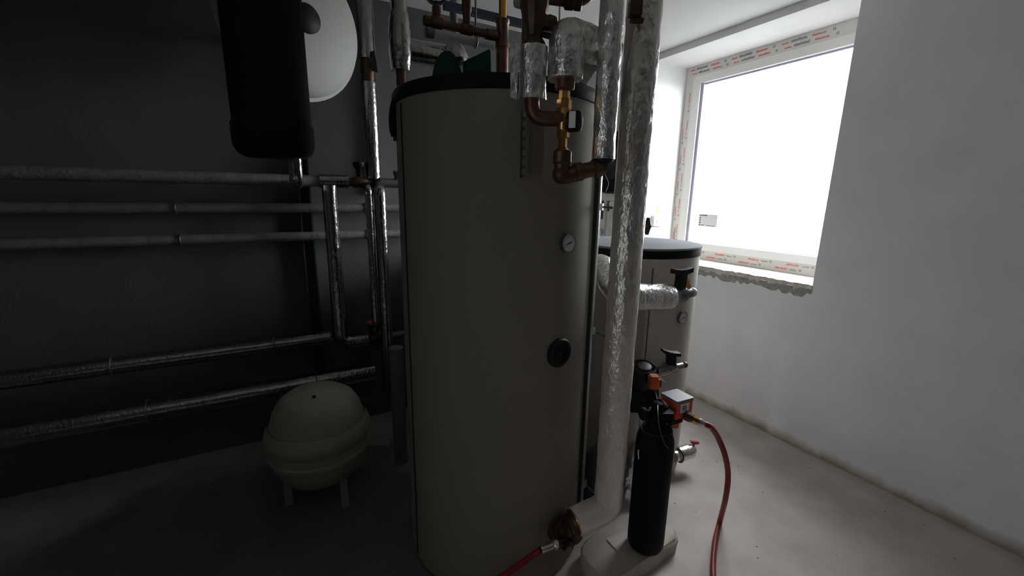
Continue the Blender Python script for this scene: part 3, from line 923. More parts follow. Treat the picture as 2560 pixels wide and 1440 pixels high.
# third tank, unseen behind the tall one, added to block low window light
t3 = thing('storage_tank', 'unseen grey light-blocking tank added behind the tall tank near the back wall', 'tank', (1.13, 2.18, 0))
MB().lathe((1.13, 2.18, 0), (0, 0, 1), [(0.34, 0), (0.34, 0.016), (0.36, 0.018), (0.36, 0.6), (0.36, 1.05)], 64).build('jacket', 'jacket_second', t3)
MB().lathe((1.13, 2.18, 1.05), (0, 0, 1), [(0.35, -0.002), (0.363, 0), (0.364, 0.036), (0.355, 0.04), (0.0, 0.044)], 64).build('rim', 'black_rim', t3)
# upper flow pipe: foil elbow and straight, then ball valve
up_ = thing('insulated_pipe', 'foil-wrapped pipe leading to the upper valve of the shorter tank', 'pipe', (1.2412, 1.1900, 1.0111))
foil_tube([(1.2111, 1.5000, 1.0890), (1.2356, 1.4200, 1.1068), (1.1478, 1.2000, 1.0185), (1.4077, 1.1900, 0.9975)], 0.055, 0.07, jit=0.04).build('foil_wrap', 'foil', up_)
vA = (1.4077, 1.1900, 0.9975)
ve = (1.5538, 1.1900, 1.0024)
uv = thing('ball_valve', 'ball valve with black tee handle and orange tag on the shorter tank', 'valve', vA)
d_ = (Vector(ve) - Vector(vA))
L = d_.length
vbod = MB().lathe(vA, d_, [(0.022, 0), (0.022, 0.01), (0.031, 0.016), (0.031, L * 0.3), (0.025, L * 0.34), (0.034, L * 0.45), (0.034, L * 0.6), (0.022, L * 0.66), (0.022, L * 0.88)], 20).build('body', 'zinc_dark', uv)
MB().ball(ve, 0.021).build('end_cap', 'white_plastic', uv)
MB().sweep([Vector(vA) + d_ * 0.5, on_t2((1.5683, 1.2651, 0.9779), -0.004)], 0.02, 14).build('tank_stub', 'zinc_dark', uv)
ft = Vector(vA) + d_ * 0.42 + Vector((0, 0, 0.02))
tee_handle(uv, ft, (0.05, 0.0, 1), (1, -0.1, 0.03), 0.098, 0.098, 0.017)
tg = MB().prism([(1.4755, 1.1850, 1.0942), (1.4878, 1.1850, 1.0950), (1.5353, 1.1850, 1.0319), (1.5346, 1.1850, 1.0195), (1.5086, 1.1850, 1.0237), (1.4775, 1.1850, 1.0648)], (0, 0.008, 0))
tg.build('orange_tag', 'amber_tag', uv, ang=30)
# middle valve
mvA, mvE = (1.3730, 1.1900, 0.6693), (1.5561, 1.1900, 0.6648)
mv = thing('ball_valve', 'small valve with black tee handle at half height of the shorter tank', 'valve', mvA)
d_ = (Vector(mvE) - Vector(mvA))
L = d_.length
MB().lathe(mvA, d_, [(0.017, 0), (0.017, L * 0.35), (0.024, L * 0.4), (0.024, L * 0.62), (0.014, L * 0.68), (0.014, L * 0.9)], 18).build('body', 'zinc_dark', mv)
MB().ball(mvE, 0.014).build('end_cap', 'copper', mv)
tee_handle(mv, Vector(mvA) + d_ * 0.5 + Vector((0, 0, 0.015)), (-0.15, 0, 1), (1, -0.35, -0.25), 0.085, 0.07, 0.017)
MB().sweep([Vector(mvA) + d_ * 0.3, on_t2((1.5347, 1.2679, 0.6336), -0.004)], 0.016, 14).build('tank_stub', 'brown_bronze', mv)
MB().sweep(spline([(1.3703, 1.1361, 0.6419), (1.3263, 1.1263, 0.6784), (1.3356, 1.0996, 0.7013), (1.3511, 1.0644, 0.7328)], 8), 0.003, 8).build('drip_wire', 'steel', mv)
# circulation pump
pc = Vector((1.3245, 1.2189, 0.6452))
pump = thing('circulation_pump', 'black circulation pump with round head between foil pipe and shorter tank', 'pump', (pc.x, pc.y, pc.z - 0.14))
MB().lathe(pc, (-0.12, -0.25, 1), [(0.046, -0.05), (0.052, -0.045), (0.054, 0.0), (0.054, 0.042), (0.050, 0.052), (0.044, 0.054), (0.040, 0.050), (0.0, 0.050)], 28).build('motor_head', 'black_plastic', pump)
MB().lathe(pc + Vector((-0.006, -0.0125, 0.05)), (-0.12, -0.25, 1), [(0.030, 0), (0.030, 0.004), (0.026, 0.006), (0.0, 0.006)], 24).build('head_plate', 'zinc_dark', pump)
MB().obox(pc + Vector((0.01, 0.005, -0.105)), s_ * 0.062, n_ * 0.05, (0, 0, 0.048), 0.014).build('housing', 'black_foam', pump)
MB().sweep([pc + Vector((0.01, 0.0, -0.052)) - s_ * 0.06, pc + Vector((0.01, 0, -0.052)) + s_ * 0.065], 0.007, 10).build('flange_bolt', 'zinc_dark', pump)
MB().sweep([pc + Vector((0.0, 0.0, -0.1)), on_t2((1.4298, 1.3030, 0.4685), -0.004)], 0.03, 14).build('tank_stub', 'black_foam', pump)
MB().lathe(pc + s_ * 0.04 + Vector((0, 0, -0.02)), Vector(mvA) - (pc + s_ * 0.04 + Vector((0, 0, -0.02))), [(0.014, 0), (0.014, (Vector(mvA) - (pc + s_ * 0.04 + Vector((0, 0, -0.02)))).length)], 14).build('connector', 'brown_bronze', pump)
ok = Vector((1.2813, 1.1173, 0.6665))
ko = MB().obox(ok, s_ * 0.020, n_ * 0.022, (0, 0, 0.022), 0.008).build('orange_knob', 'orange_dull', pump)
MB().obox(ok + Vector((0, 0, 0.026)), s_ * 0.016, n_ * 0.018, (0, 0, 0.005), 0.006).build('knob_top', 'orange_dull', ko)
MB().sweep([ok, pc + Vector((0.02, 0.01, -0.03))], 0.012, 12).build('knob_stem', 'black_plastic', pump)
MB().obox(ok + s_ * 0.024, s_ * 0.004, n_ * 0.012, (0, 0, 0.014)).build('knob_scale', 'navy_paint', ko)
# lower valve with red handle
la = on_t2((1.6730, 1.2811, 0.1044), -0.004)
lb = la + Vector((0.125, -0.012, 0.006))
lv = thing('drain_valve', 'pale drain valve with red butterfly handle low on the shorter tank', 'valve', la)
MB().lathe(la, lb - la, [(0.030, 0), (0.030, 0.025), (0.035, 0.028), (0.037, 0.032), (0.037, 0.11), (0.034, 0.118), (0.020, 0.122), (0.018, 0.14)], 22).build('body', 'foil_tape', lv)
MB().torus(la + (lb - la) * 0.24, lb - la, 0.036, 0.005, 24, 6).build('collar', 'copper_dull', lv)
hh = lb + Vector((0.008, 0, 0.012))
MB().obox(hh + Vector((0, 0, 0.012)), (0.004, 0, 0), (0, 0.004, 0), (0, 0, 0.016)).build('stem', 'zinc_dark', lv)
MB().prism([hh + Vector((-0.024, 0, 0.044)), hh + Vector((0.03, -0.01, 0.028)), hh + Vector((0.028, -0.01, 0.018)), hh + Vector((0.006, 0, 0.014)), hh + Vector((-0.012, 0, 0.022))], (0.004, 0.014, 0)).build('handle', 'red_paint', lv, ang=30)
# crumpled foil elbow at the foot of the second tank
fe = thing('insulated_pipe', 'crumpled foil-wrapped stub on the floor behind the gas bottle', 'pipe', xy((1.3158, 1.2282, 0.1274), 0.0))
foil_tube([on_t2((1.4377, 1.2988, 0.2151), -0.004), (1.3699, 1.2581, 0.1789), xy((1.3134, 1.2308, 0.1265), 0.035)], 0.038, 0.04, jit=0.14, step=0.014).build('foil_wrap', 'foil', fe, ang=60)
# insulated return pipe low in the gap between both tanks
gp = thing('insulated_pipe', 'dark grey insulated bend low between both storage tanks', 'pipe', xy((1.1371, 1.2905, 0.2498), 0.0))
MB().sweep(dense(rounded([xy((1.1371, 1.2905, 0.2498), 0.0), (1.1363, 1.2912, 0.2697), (1.3069, 1.3792, 0.2075)], 0.06), 0.02), 0.04, 18, jit=0.02).build('foam_wrap', 'rail_dark', gp)

# ------------------------------------------------------------------ pad, gas bottle, pressure box, hose
PZ = 0.07
padp = [(0.9264, 1.0828, 0.0700), (0.9645, 1.0984, 0.0700), (1.0428, 1.1134, 0.0700), (1.1564, 1.1236, 0.0700), (1.2423, 1.0890, 0.0700), (1.3231, 0.9763, 0.0700), (1.2874, 0.9337, 0.0700), (1.1751, 0.9178, 0.0700), (1.0633, 0.9113, 0.0700), (0.9693, 0.9037, 0.0700), (0.9121, 0.9048, 0.0700), (0.8955, 0.9611, 0.0700), (0.8949, 1.0158, 0.0700), (0.9051, 1.0554, 0.0700)]
pad = thing('foam_slab', 'pale rounded foam slab on the floor under the gas bottle', 'slab', (padp[0][0] + 0.15, padp[0][1] - 0.1, 0))
pc_ = Vector((sum(p[0] for p in padp) / len(padp), sum(p[1] for p in padp) / len(padp), 0))
def ringp(scale, z):
    return [((p[0] - pc_.x) * scale + pc_.x, (p[1] - pc_.y) * scale + pc_.y, z) for p in padp]
lay = [ringp(1.0, 0), ringp(1.015, 0.006), ringp(1.01, 0.03), ringp(1.02, 0.055), ringp(0.995, PZ - 0.004), ringp(0.965, PZ)]
npd = len(padp)
vv = [v for l in lay for v in l]
ff = [[(i * npd + k), (i * npd + (k + 1) % npd), ((i + 1) * npd + (k + 1) % npd), ((i + 1) * npd + k)] for i in range(len(lay) - 1) for k in range(npd)]
ff += [list(range(npd))[::-1], [(len(lay) - 1) * npd + k for k in range(npd)]]
MB().add([(v[0] + random.uniform(-0.004, 0.004), v[1] + random.uniform(-0.004, 0.004), v[2]) for v in vv], ff).build('slab', 'foam_pad', pad, ang=50)
til = MB().prism([(1.0274, 1.0564, 0.0700), (1.0278, 0.9620, 0.0700), (1.2003, 0.9612, 0.0700), (1.2056, 1.0525, 0.0700)], (0, 0, 0.005)).build('floor_tile', 'tile', None, smooth=False)
tag(til, 'loose square tile lying on the foam slab under the gas bottle', 'tile')

gx = (1.1415, 0.9640, 0.0750)
GZ = PZ + 0.005
gas = thing('gas_bottle', 'slim black gas bottle standing on the foam slab', 'gas bottle', xy(gx, GZ))
MB().lathe(xy(gx, GZ), (0, 0, 1), [(0.050, 0), (0.062, 0.008), (0.0675, 0.022), (0.068, 0.05), (0.068, 0.44), (0.066, 0.468), (0.058, 0.492), (0.044, 0.508), (0.030, 0.516)], 40).build('bottle', 'gas_black', gas)
MB().lathe(xy(gx, GZ + 0.51), (0, 0, 1), [(0.034, 0), (0.036, 0.006), (0.034, 0.028), (0.022, 0.034), (0.022, 0.075), (0.018, 0.078), (0.018, 0.096), (0.010, 0.10)], 20).build('neck_valve', 'gas_black', gas)
MB().obox(Vector(xy(gx, GZ + 0.56)) + s_ * 0.012, s_ * 0.040, n_ * 0.026, (0, 0, 0.016), 0.008).build('regulator', 'gas_black', gas)
MB().lathe(Vector(xy(gx, GZ + 0.565)) - s_ * 0.025, -s_ + n_ * 0.3, [(0.014, 0), (0.014, 0.02), (0.024, 0.024), (0.024, 0.036), (0.02, 0.04)], 18).build('regulator_knob', 'gas_black', gas)
MB().torus(xy(gx, GZ + 0.503), (0, 0, 1), 0.054, 0.004, 32, 6).build('neck_ring', 'black_plastic', gas)
lp = Vector(xy(gx, 0)) - s_ * 0.064 + n_ * 0.026
MB().obox(lp + Vector((0, 0, (1.0872, 0.9745, 0.4888)[2])), s_ * 0.004 + n_ * -0.006, n_ * 0.001 + s_ * 0.001, (-0.004, 0, 0.018)).build('paper_tag', 'paper', gas)
# pressure test box on the bottle
bc = Vector((1.2623, 0.9832, 0.6379))
u1 = Vector(((1.3095, 0.9537, 0.6750)[0] - (1.2316, 0.9575, 0.6717)[0], (1.3095, 0.9537, 0.6750)[1] - (1.2316, 0.9575, 0.6717)[1], 0)).normalized()
u2 = Vector((u1.y, -u1.x, 0)) * -1
if u2.dot(n_) < 0:
    u2 = -u2
box = thing('pressure_box', 'orange pressure test box with grey lid beside the gas bottle', 'pressure tester', (bc.x, bc.y, bc.z - 0.04))
hb = 0.036
MB().obox(bc + Vector((0, 0, -0.006)), u1 * 0.042, u2 * 0.040, (0, 0, hb - 0.005), 0.005).build('body', 'orange_plastic', box)
MB().obox(bc + Vector((0, 0, hb - 0.005)), u1 * 0.043, u2 * 0.041, (0, 0, 0.006), 0.006).build('lid', 'grey_lid', box)
lbp = MB().obox(bc + u2 * 0.0405 - u1 * 0.002 + Vector((0, 0, 0.004)), u1 * 0.022, (0, 0, 0.018), u2 * 0.001)
lbl = lbp.build('label', 'paper', box, smooth=False)
MB().obox(bc + u2 * 0.0418 - u1 * 0.004 + Vector((0, 0, 0.005)), u1 * 0.010, (0, 0, 0.009), u2 * 0.0006).build('label_print', 'print_grey', lbl, smooth=False)
cn = bc - u1 * 0.04 + Vector((0, 0, -0.028))
MB().sweep([bc - u1 * 0.03 + Vector((0, 0, -0.03)), Vector(xy(gx, GZ + 0.60))], 0.020, 14).build('coupling', 'black_plastic', box)
MB().obox(bc - u1 * 0.02 + u2 * 0.0 + Vector((0, 0, -0.05)), u1 * 0.03, u2 * 0.028, (0, 0, 0.014)).build('foot', 'black_plastic', box)
MB().obox(bc - u1 * 0.0425 + u2 * 0.012 + Vector((0, 0, -0.026)), u1 * 0.003, u2 * 0.004, (0, 0, 0.022)).build('latch', 'black_plastic', box)
MB().obox(bc + Vector((-0.01, -0.005, -0.075)), s_ * 0.016, n_ * 0.014, (0, 0, 0.014), 0.004).build('filter_bowl', 'amber_tag', box)
h0 = bc + u2 * 0.038 + u1 * 0.004 + Vector((0, 0, -0.026))
h1 = Vector((1.3271, 0.8938, 0.5783))
hd = (h1 - h0)
hl = hd.length
hn = MB().lathe(h0, hd, [(0.018, -0.006), (0.020, 0.002), (0.020, hl * 0.25), (0.016, hl * 0.28), (0.016, hl * 0.34)], 8).build('outlet_nut', 'brown_bronze', box, ang=20)
MB().lathe(h0, hd, [(0.013, hl * 0.33), (0.0165, hl * 0.35), (0.0165, hl * 0.56), (0.012, hl * 0.58), (0.012, hl * 0.62)], 8).build('brass_nut', 'brass', box, ang=20)
# thin clear tubes from pump and bottle
ct_ = MB().sweep(spline([ok + Vector((0.0, -0.01, -0.03)), (1.1574, 0.9853, 0.6779), (1.0861, 0.9147, 0.6668), (1.0816, 0.8968, 0.6242), (1.0941, 0.8814, 0.5758), (1.1030, 0.8703, 0.5611)], 8), 0.0022, 8).build('sensor_tube', 'tube_clear')
tag(ct_, 'thin dark tube hanging from the orange knob in front of the gas bottle', 'tube')
# red hose from the box along the floor to the drain valve
hose = thing('red_hose', 'red rubber hose looping from the pressure box to the drain valve', 'hose', (1.4687, 0.8854, 0.0000))
HP = [h0 + hd * 0.80, h1 + hd.normalized() * 0.015, (1.4004, 0.8913, 0.5110), (1.4526, 0.8831, 0.4170), (1.4968, 0.8872, 0.3102), (1.5153, 0.8952, 0.1955), (1.5887, 0.9490, 0.0140), (1.4566, 0.8781, 0.0115), (1.3167, 0.7829, 0.0115),
      (1.2247, 0.6887, 0.0115), (1.0383, 0.6108, 0.0115), (0.7677, 0.6115, 0.0115), (0.4996, 0.7126, 0.0115), (0.3439, 0.9048, 0.0115), (0.3884, 1.0511, 0.0300), (0.4526, 1.0026, 0.1718), (0.5415, 1.0032, 0.1915), (0.6219, 0.9969, 0.2217), hs0]
MB().sweep(spline(HP, 10), 0.0108, 14).build('tube', 'red_rubber', hose)
for a, d in ((h0 + hd * 0.60, hd), (hs0 + (mid - hs0) * 0.34, hs0 - mid)):
    d = Vector(d).normalized()
    MB().lathe(a, d, [(0.010, 0), (0.0135, 0.002), (0.0135, 0.018), (0.012, 0.02), (0.0125, 0.05)], 16).build('ferrule', 'steel', hose)

# ------------------------------------------------------------------ wall fittings by the window reveal
la_ = (2.6276, 2.4550, 1.2258)
sw = thing('light_switch', 'white switch box on the window reveal', 'switch', (la_[0] + 0.03, Y1, la_[2]))
MB().obox((la_[0] + 0.03, Y1 - 0.018, la_[2]), (0.042, 0, 0), (0, 0, 0.042), (0, 0.018, 0), 0.006).build('housing', 'white_plastic', sw)
MB().lathe((la_[0] + 0.035, Y1 - 0.036, la_[2]), (0, -1, 0), [(0.017, 0), (0.017, 0.004), (0.014, 0.005)], 20).build('socket_face', 'grey_plastic', sw)
lt = (2.6449, 2.4600, 1.3110)
ll = thing('warning_label', 'small printed label on the window reveal above the switch', 'label', (lt[0], Y1, lt[2]))
MB().box((lt[0] - 0.035, Y1 - 0.002, lt[2] - 0.03), (lt[0] + 0.05, Y1 - 0.0005, lt[2] + 0.03)).build('paper', 'paper', ll, smooth=False)
MB().box((lt[0] + 0.028, Y1 - 0.003, lt[2] - 0.03), (lt[0] + 0.046, Y1 - 0.002, lt[2] + 0.03)).build('orange_edge', 'amber_tag', ll, smooth=False)
pq = MB()
for k in range(4):
    pq.box((lt[0] - 0.028, Y1 - 0.003, lt[2] - 0.02 + k * 0.012), (lt[0] + 0.02 - 0.008 * (k % 2), Y1 - 0.002, lt[2] - 0.016 + k * 0.012))
pq.build('print', 'print_red', ll, smooth=False)

# pump station on the window wall beyond the reveal, seen between the pipes
q0, q1 = (2.4000, 2.8828, 1.6293), (2.4000, 2.5762, 1.4476)
ps = thing('pump_station', 'black cased pump station on the wall beyond the window reveal', 'pump station', (XW, q0[1], q1[2]))
MB().box((2.36, q1[1] - 0.04, q1[2]), (XW, q0[1] + 0.10, q1[2] + 0.46)).build('case', 'black_foam', ps, smooth=False)
MB().box((2.345, q1[1] - 0.02, q1[2] + 0.10), (2.36, q0[1] + 0.06, q1[2] + 0.34)).build('front_shell', 'black_plastic', ps, smooth=False)
MB().sweep(spline([(2.3400, 2.7285, 1.5886), (2.3350, 2.6792, 1.5340), (2.3350, 2.6715, 1.5027), (2.3400, 2.7010, 1.4498)], 6), 0.002, 6).build('cable', 'white_plastic', ps)
zt0 = (2.4500, 2.8012, 1.4356)[2]
zt1 = (2.4500, 2.7956, 1.3762)[2]
MB().box((2.43, q1[1] - 0.02, zt1), (XW, q0[1] + 0.05, zt0)).build('manifold_case', 'white_plastic', ps, smooth=False)
for px_, rr, m_, zl in (((2.4700, 2.8847, 1.3137), 0.010, 'copper', (2.4700, 2.8811, 1.2176)[2]), ((2.4700, 2.8077, 1.3160), 0.010, 'copper', (2.4700, 2.8051, 1.2892)[2]), ((2.4900, 2.8534, 1.1775), 0.008, 'grey_plastic', (2.4900, 2.8476, 1.0597)[2])):
    MB().cyl((px_[0], px_[1], zl), (px_[0], px_[1], zt1 + 0.002), rr, 14).build('pipe', m_, ps)
MB().sweep(spline([((2.4700, 2.7707, 1.2972)), (2.4700, 2.7978, 1.2660), (2.4700, 2.8101, 1.1806), (2.4700, 2.8087, 1.0570)], 6), 0.005, 8).build('hose', 'paper', ps)
MB().obox((2.4800, 2.8590, 1.3043), (0, 0.018, 0), (0.012, 0, 0), (0, 0, 0.014)).build('valve_block', 'steel', ps)
MB().obox((2.4800, 2.7624, 1.3506), (0, 0.03, 0), (0.02, 0, 0), (0, 0, 0.018)).build('valve_block', 'white_plastic', ps)
gq = (2.5000, 2.9272, 1.1020)
gb, gf, gn = gauge(ps, 'pressure_gauge', gq, (-1, -0.2, 0), 0.030, 0.026, 90, 'grey_plastic')
gauge_face(gb, gf, gn, 0.030, 60)
# shut-off valve with black cross handle by the reveal
hv = Vector((2.3000, 2.1893, 1.2085))
sv = thing('shutoff_valve', 'black cross-handled shut-off valve beside the window reveal', 'valve', (XW, 2.57, hv.z))
ey = Vector((0.45, -0.89, 0))
MB().prism([hv + ey * v[0] * 0.9 + Vector((0, 0, v[1] * 0.9)) for v in ((-0.014, 0.065), (0.012, 0.065), (0.022, 0.015), (0.03, 0.0), (0.022, -0.02), (0.010, -0.07), (-0.016, -0.07), (-0.022, -0.02), (-0.045, -0.016), (-0.045, 0.016), (-0.022, 0.02))], (0.016, 0.009, 0)).build('handle', 'black_plastic', sv, ang=30)
MB().cyl(hv, (XW, 2.57, hv.z), 0.010, 14).build('stem', 'brass', sv)
MB().cyl(hv + Vector((0.02, -0.01, 0)), hv + ey * 0.075 + Vector((0.02, 0.0, -0.004)), 0.004, 10, 0.002).build('pin', 'grey_plastic', sv)
MB().lathe(hv + ey * -0.03 + Vector((0, 0, 0.10)), (0.47, 0.88, 0), [(0.013, 0.0), (0.015, 0.01), (0.010, 0.02), (0.010, 0.40)], 14).build('knob', 'black_plastic', sv)
MB().cyl((XW - 0.02, 2.56, hv.z - 0.14), (XW - 0.02, 2.56, hv.z + 0.16), 0.014, 14).build('body', 'white_plastic', sv)

# ------------------------------------------------------------------ back-left: vessels and pipe rack
# ceiling hung black insulated pump shell
bx1 = (0.1387, 1.7144, 1.6123)
bz = (0.1077, 1.7166, 1.5265)[2]
bs = thing('pump_shell', 'black foam-shelled pump group hanging from the ceiling before the white vessel', 'pump group', (bx1[0] - 0.13, bx1[1] + 0.12, bz))
ccx = Vector((bx1[0] - 0.13, bx1[1] + 0.11, 0))
vv = []
for hx, z_ in ((0.098, bz), (0.120, bz + 0.012), (0.130, bz + 0.035), (0.130, bz + 0.10), (0.124, bz + 0.11), (0.124, ZC)):
    for k in range(24):
        a = 2 * PI * k / 24
        c_, s2 = math.cos(a), math.sin(a)
        vv.append((ccx.x + hx * math.copysign(abs(c_) ** 0.4, c_), ccx.y + hx * 0.9 * math.copysign(abs(s2) ** 0.4, s2), z_))
ff = [(i * 24 + k, i * 24 + (k + 1) % 24, (i + 1) * 24 + (k + 1) % 24, (i + 1) * 24 + k) for i in range(5) for k in range(24)]
ff += [list(range(24))[::-1], [120 + k for k in range(24)]]
MB().add(vv, ff).build('shell', 'black_foam', bs, ang=50)
pz_ = (0.1111, 1.9000, 1.4389)
foil_tube([(ccx.x + 0.06, ccx.y, bz + 0.03), (ccx.x + 0.06, ccx.y, pz_[2]), (ccx.x + 0.06, 2.43, pz_[2])], 0.024, 0.04).build('foil_drop', 'foil_rack', bs)

# white expansion vessel hung under the ceiling
wc = Vector((0.1508, 2.1447, 2.1042))
ax2 = Vector((-math.sin(math.radians(27)), math.cos(math.radians(27)), 0.02)).normalized()
wv = thing('expansion_vessel', 'white round expansion vessel with black cap mounted high on the wall', 'expansion vessel', (wc.x, wc.y, wc.z - 0.33))
RV = 0.292
kv = RV / 0.335
shell = MB().lathe(wc, ax2, [(r * kv, h) for r, h in ((0.0, -0.045), (0.08, -0.043), (0.16, -0.036), (0.24, -0.022), (0.30, -0.004), (0.325, 0.012), (0.335, 0.035), (0.335, 0.060))], 64).build('front_dome', 'white_enamel', wv)
MB().lathe(wc, ax2, [(RV + 0.004, 0.050), (RV + 0.016, 0.052), (RV + 0.016, 0.062), (RV, 0.066), (RV, 0.10), (0.32 * kv, 0.125), (0.28 * kv, 0.15), (0.2 * kv, 0.17), (0.0, 0.18)], 64).build('rear_dome', 'white_enamel', wv)
MB().lathe(wc - ax2 * 0.044, -ax2, [(0.056, -0.004), (0.056, 0.010), (0.048, 0.016), (0.0, 0.018)], 32).build('cap', 'black_plastic', wv)
MB().cyl(wc + ax2 * 0.16, (wc.x + 0.16, YB, wc.z), 0.025, 14).build('wall_bracket', 'zinc_dark', wv)

# cream expansion vessel on legs
vc = (0.0723, 1.9487, 0.2875)
vx = Vector((vc[0], vc[1], 0))
zt3 = (0.0893, 1.9279, 0.5366)[2]
cv = thing('expansion_vessel', 'dull cream floor-standing expansion vessel on short legs', 'expansion vessel', (vx.x, vx.y, 0))
RB = 0.222
zb3 = 0.115
zmid = (zt3 + zb3) / 2 - 0.03
prof = []
for i in range(13):
    a = -PI / 2 + PI * i / 12
    r_ = (RB - 0.012) * abs(math.cos(a)) ** 0.42 if abs(math.cos(a)) > 1e-6 else 0.0
    h_ = zmid + (zt3 - zmid if a > 0 else zmid - zb3) * (math.copysign(abs(math.sin(a)) ** 1.15, a))
    prof.append((r_, h_))
MB().lathe((vx.x, vx.y, 0), (0, 0, 1), prof, 56).build('shell', 'cream_enamel', cv, ang=60)
MB().lathe((vx.x, vx.y, zmid - 0.03), (0, 0, 1), [(RB - 0.016, -0.012), (RB - 0.006, -0.006), (RB - 0.006, 0.006), (RB - 0.016, 0.012)], 56, cap=False).build('weld_seam', 'cream_enamel', cv)
for k in range(3):
    a = math.radians(-60 + 120 * k)
    lx, ly = vx.x + 0.15 * math.cos(a), vx.y + 0.15 * math.sin(a)
    MB().obox((lx, ly, 0.09), (0.016, 0, 0), (0, 0.006, 0), (0, 0, 0.09)).build('leg', 'cream_enamel', cv)
MB().lathe((vx.x, vx.y, zmid + 0.055), (0, 0, 1), [(RB - 0.02, -0.05), (RB - 0.004, -0.025), (RB + 0.003, 0.0), (RB - 0.004, 0.025), (RB - 0.02, 0.05)], 56, cap=False).build('belt', 'cream_enamel', cv, ang=60)
MB().lathe((vx.x - 0.01, vx.y - 0.06, zt3 - 0.02), (0, -0.2, 1), [(0.008, 0), (0.008, 0.022), (0.005, 0.024)], 12).build('air_valve', 'black_plastic', cv)

# wall rails
for i, (pp, zlo, zhi, lab) in enumerate((((0.1285, 2.5700, 0.9234), 0.35, 1.62, 'dark steel wall rail behind the paired foil pipes'),)):
    r_ = thing('wall_rail', lab, 'rail', (pp[0], YB, zlo))
    for sg in (-1, 1):
        MB().box((pp[0] + sg * 0.026 - 0.004, 2.555, zlo), (pp[0] + sg * 0.026 + 0.004, YB, zhi)).build('flange', 'rail_dark', r_, smooth=False)
    MB().box((pp[0] - 0.022, 2.585, zlo), (pp[0] + 0.022, YB, zhi)).build('web', 'rail_dark', r_, smooth=False)
tr_ = (0.5220, 2.5600, 1.9723)
r_ = thing('wall_rail', 'thin bright wall rail beside the insulated riser with the lever valve', 'rail', (tr_[0], YB, 1.40))
MB().box((tr_[0] - 0.005, 2.55, 1.40), (tr_[0] + 0.005, YB, ZC)).build('web', 'zinc_dark', r_, smooth=False)
MB().box((tr_[0] + 0.005, 2.545, 1.40), (tr_[0] + 0.011, 2.555, ZC)).build('lip', 'steel', r_, smooth=False)

# horizontal wall pipes
def hpipe(lab, p, r, m_, xa, xb, y):
    t = thing('wall_pipe', lab, 'pipe', (xa, YB, p[2]))
    foil_tube([(xa, y, p[2]), (xb, y, p[2])], r, jit=0.03, n=16, step=0.04).build('pipe', m_, t)
    for k in (0.15, 0.5, 0.85):
        x_ = xa + (xb - xa) * k
        MB().torus((x_, y, p[2]), (1, 0, 0), r + 0.003, 0.004, 20, 6).build('clamp_ring', 'zinc_dark', t)
        MB().cyl((x_, y + r, p[2]), (x_, YB, p[2]), 0.005, 8).build('clamp_rod', 'zinc_dark', t)
    return t
hpipe('thin insulated wall pipe just below the valve manifold', (0.3184, 2.5300, 1.3228), 0.024, 'grey_wrap', -1.65, 0.80, 2.53)
hpipe('thin insulated wall pipe, second below the valve manifold', (0.3085, 2.5300, 1.1726), 0.024, 'grey_wrap', -1.65, 0.80, 2.53)
pp = (0.1369, 2.4500, 0.6143)
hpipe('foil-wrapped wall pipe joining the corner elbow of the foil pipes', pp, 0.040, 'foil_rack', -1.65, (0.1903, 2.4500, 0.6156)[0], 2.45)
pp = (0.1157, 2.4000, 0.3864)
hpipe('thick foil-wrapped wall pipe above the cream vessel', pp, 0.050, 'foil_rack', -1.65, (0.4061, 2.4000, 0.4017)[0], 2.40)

# valve manifold along the wall
mz = (0.3345, 2.4300, 1.4613)[2]
mn = thing('valve_manifold', 'foil-wrapped wall manifold with brown handwheel valve', 'pipe manifold', (-1.2, 2.43, mz))
xA, xB, xC, xD, xE = (0.1985, 2.4300, 1.4573)[0], (0.3345, 2.4300, 1.4613)[0], (0.4618, 2.4300, 1.4650)[0], (0.5000, 2.4300, 1.4661)[0], (0.6005, 2.4300, 1.4690)[0]
foil_tube([(-1.65, 2.43, mz), (xA, 2.43, mz)], 0.028, jit=0.04).build('foil_wrap', 'grey_wrap', mn)
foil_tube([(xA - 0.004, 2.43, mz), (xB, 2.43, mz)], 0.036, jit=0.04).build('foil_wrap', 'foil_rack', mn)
MB().lathe((xB - 0.004, 2.43, mz), (1, 0, 0), [(0.022, 0), (0.022, 0.02), (0.030, 0.03), (0.032, (xC - xB) * 0.5), (0.030, (xC - xB) * 0.75), (0.022, (xC - xB) * 0.85), (0.022, xC - xB + 0.006)], 18).build('valve_body', 'brown_bronze', mn)
xk = (0.3955, 2.4300, 1.5354)[0]
MB().lathe((xk, 2.43, mz + 0.02), (0, 0, 1), [(0.018, 0), (0.018, 0.045), (0.022, 0.05), (0.032, 0.065), (0.032, 0.082), (0.024, 0.086)], 18).build('handwheel', 'black_plastic', mn)
MB().lathe((xC, 2.43, mz), (1, 0, 0), [(0.028, 0), (0.036, 0.004), (0.036, xD - xC - 0.004), (0.028, xD - xC)], 10).build('union_nut', 'black_plastic', mn, ang=20)
MB().cyl((xD - 0.004, 2.43, mz), (xE + 0.12, 2.43, mz), 0.026, 18).build('outlet_pipe', 'zinc_dark', mn)
MB().lathe((xE - 0.01, 2.43, mz + 0.012), (0, -0.3, 1), [(0.014, 0), (0.014, 0.03), (0.02, 0.04), (0.02, 0.055)], 12).build('vent_cap', 'copper_dull', mn)
for x_ in (-1.0, -0.3, xA - 0.05):
    MB().cyl((x_, 2.43, mz), (x_, YB, mz), 0.006, 8).build('clamp_rod', 'zinc_dark', mn)

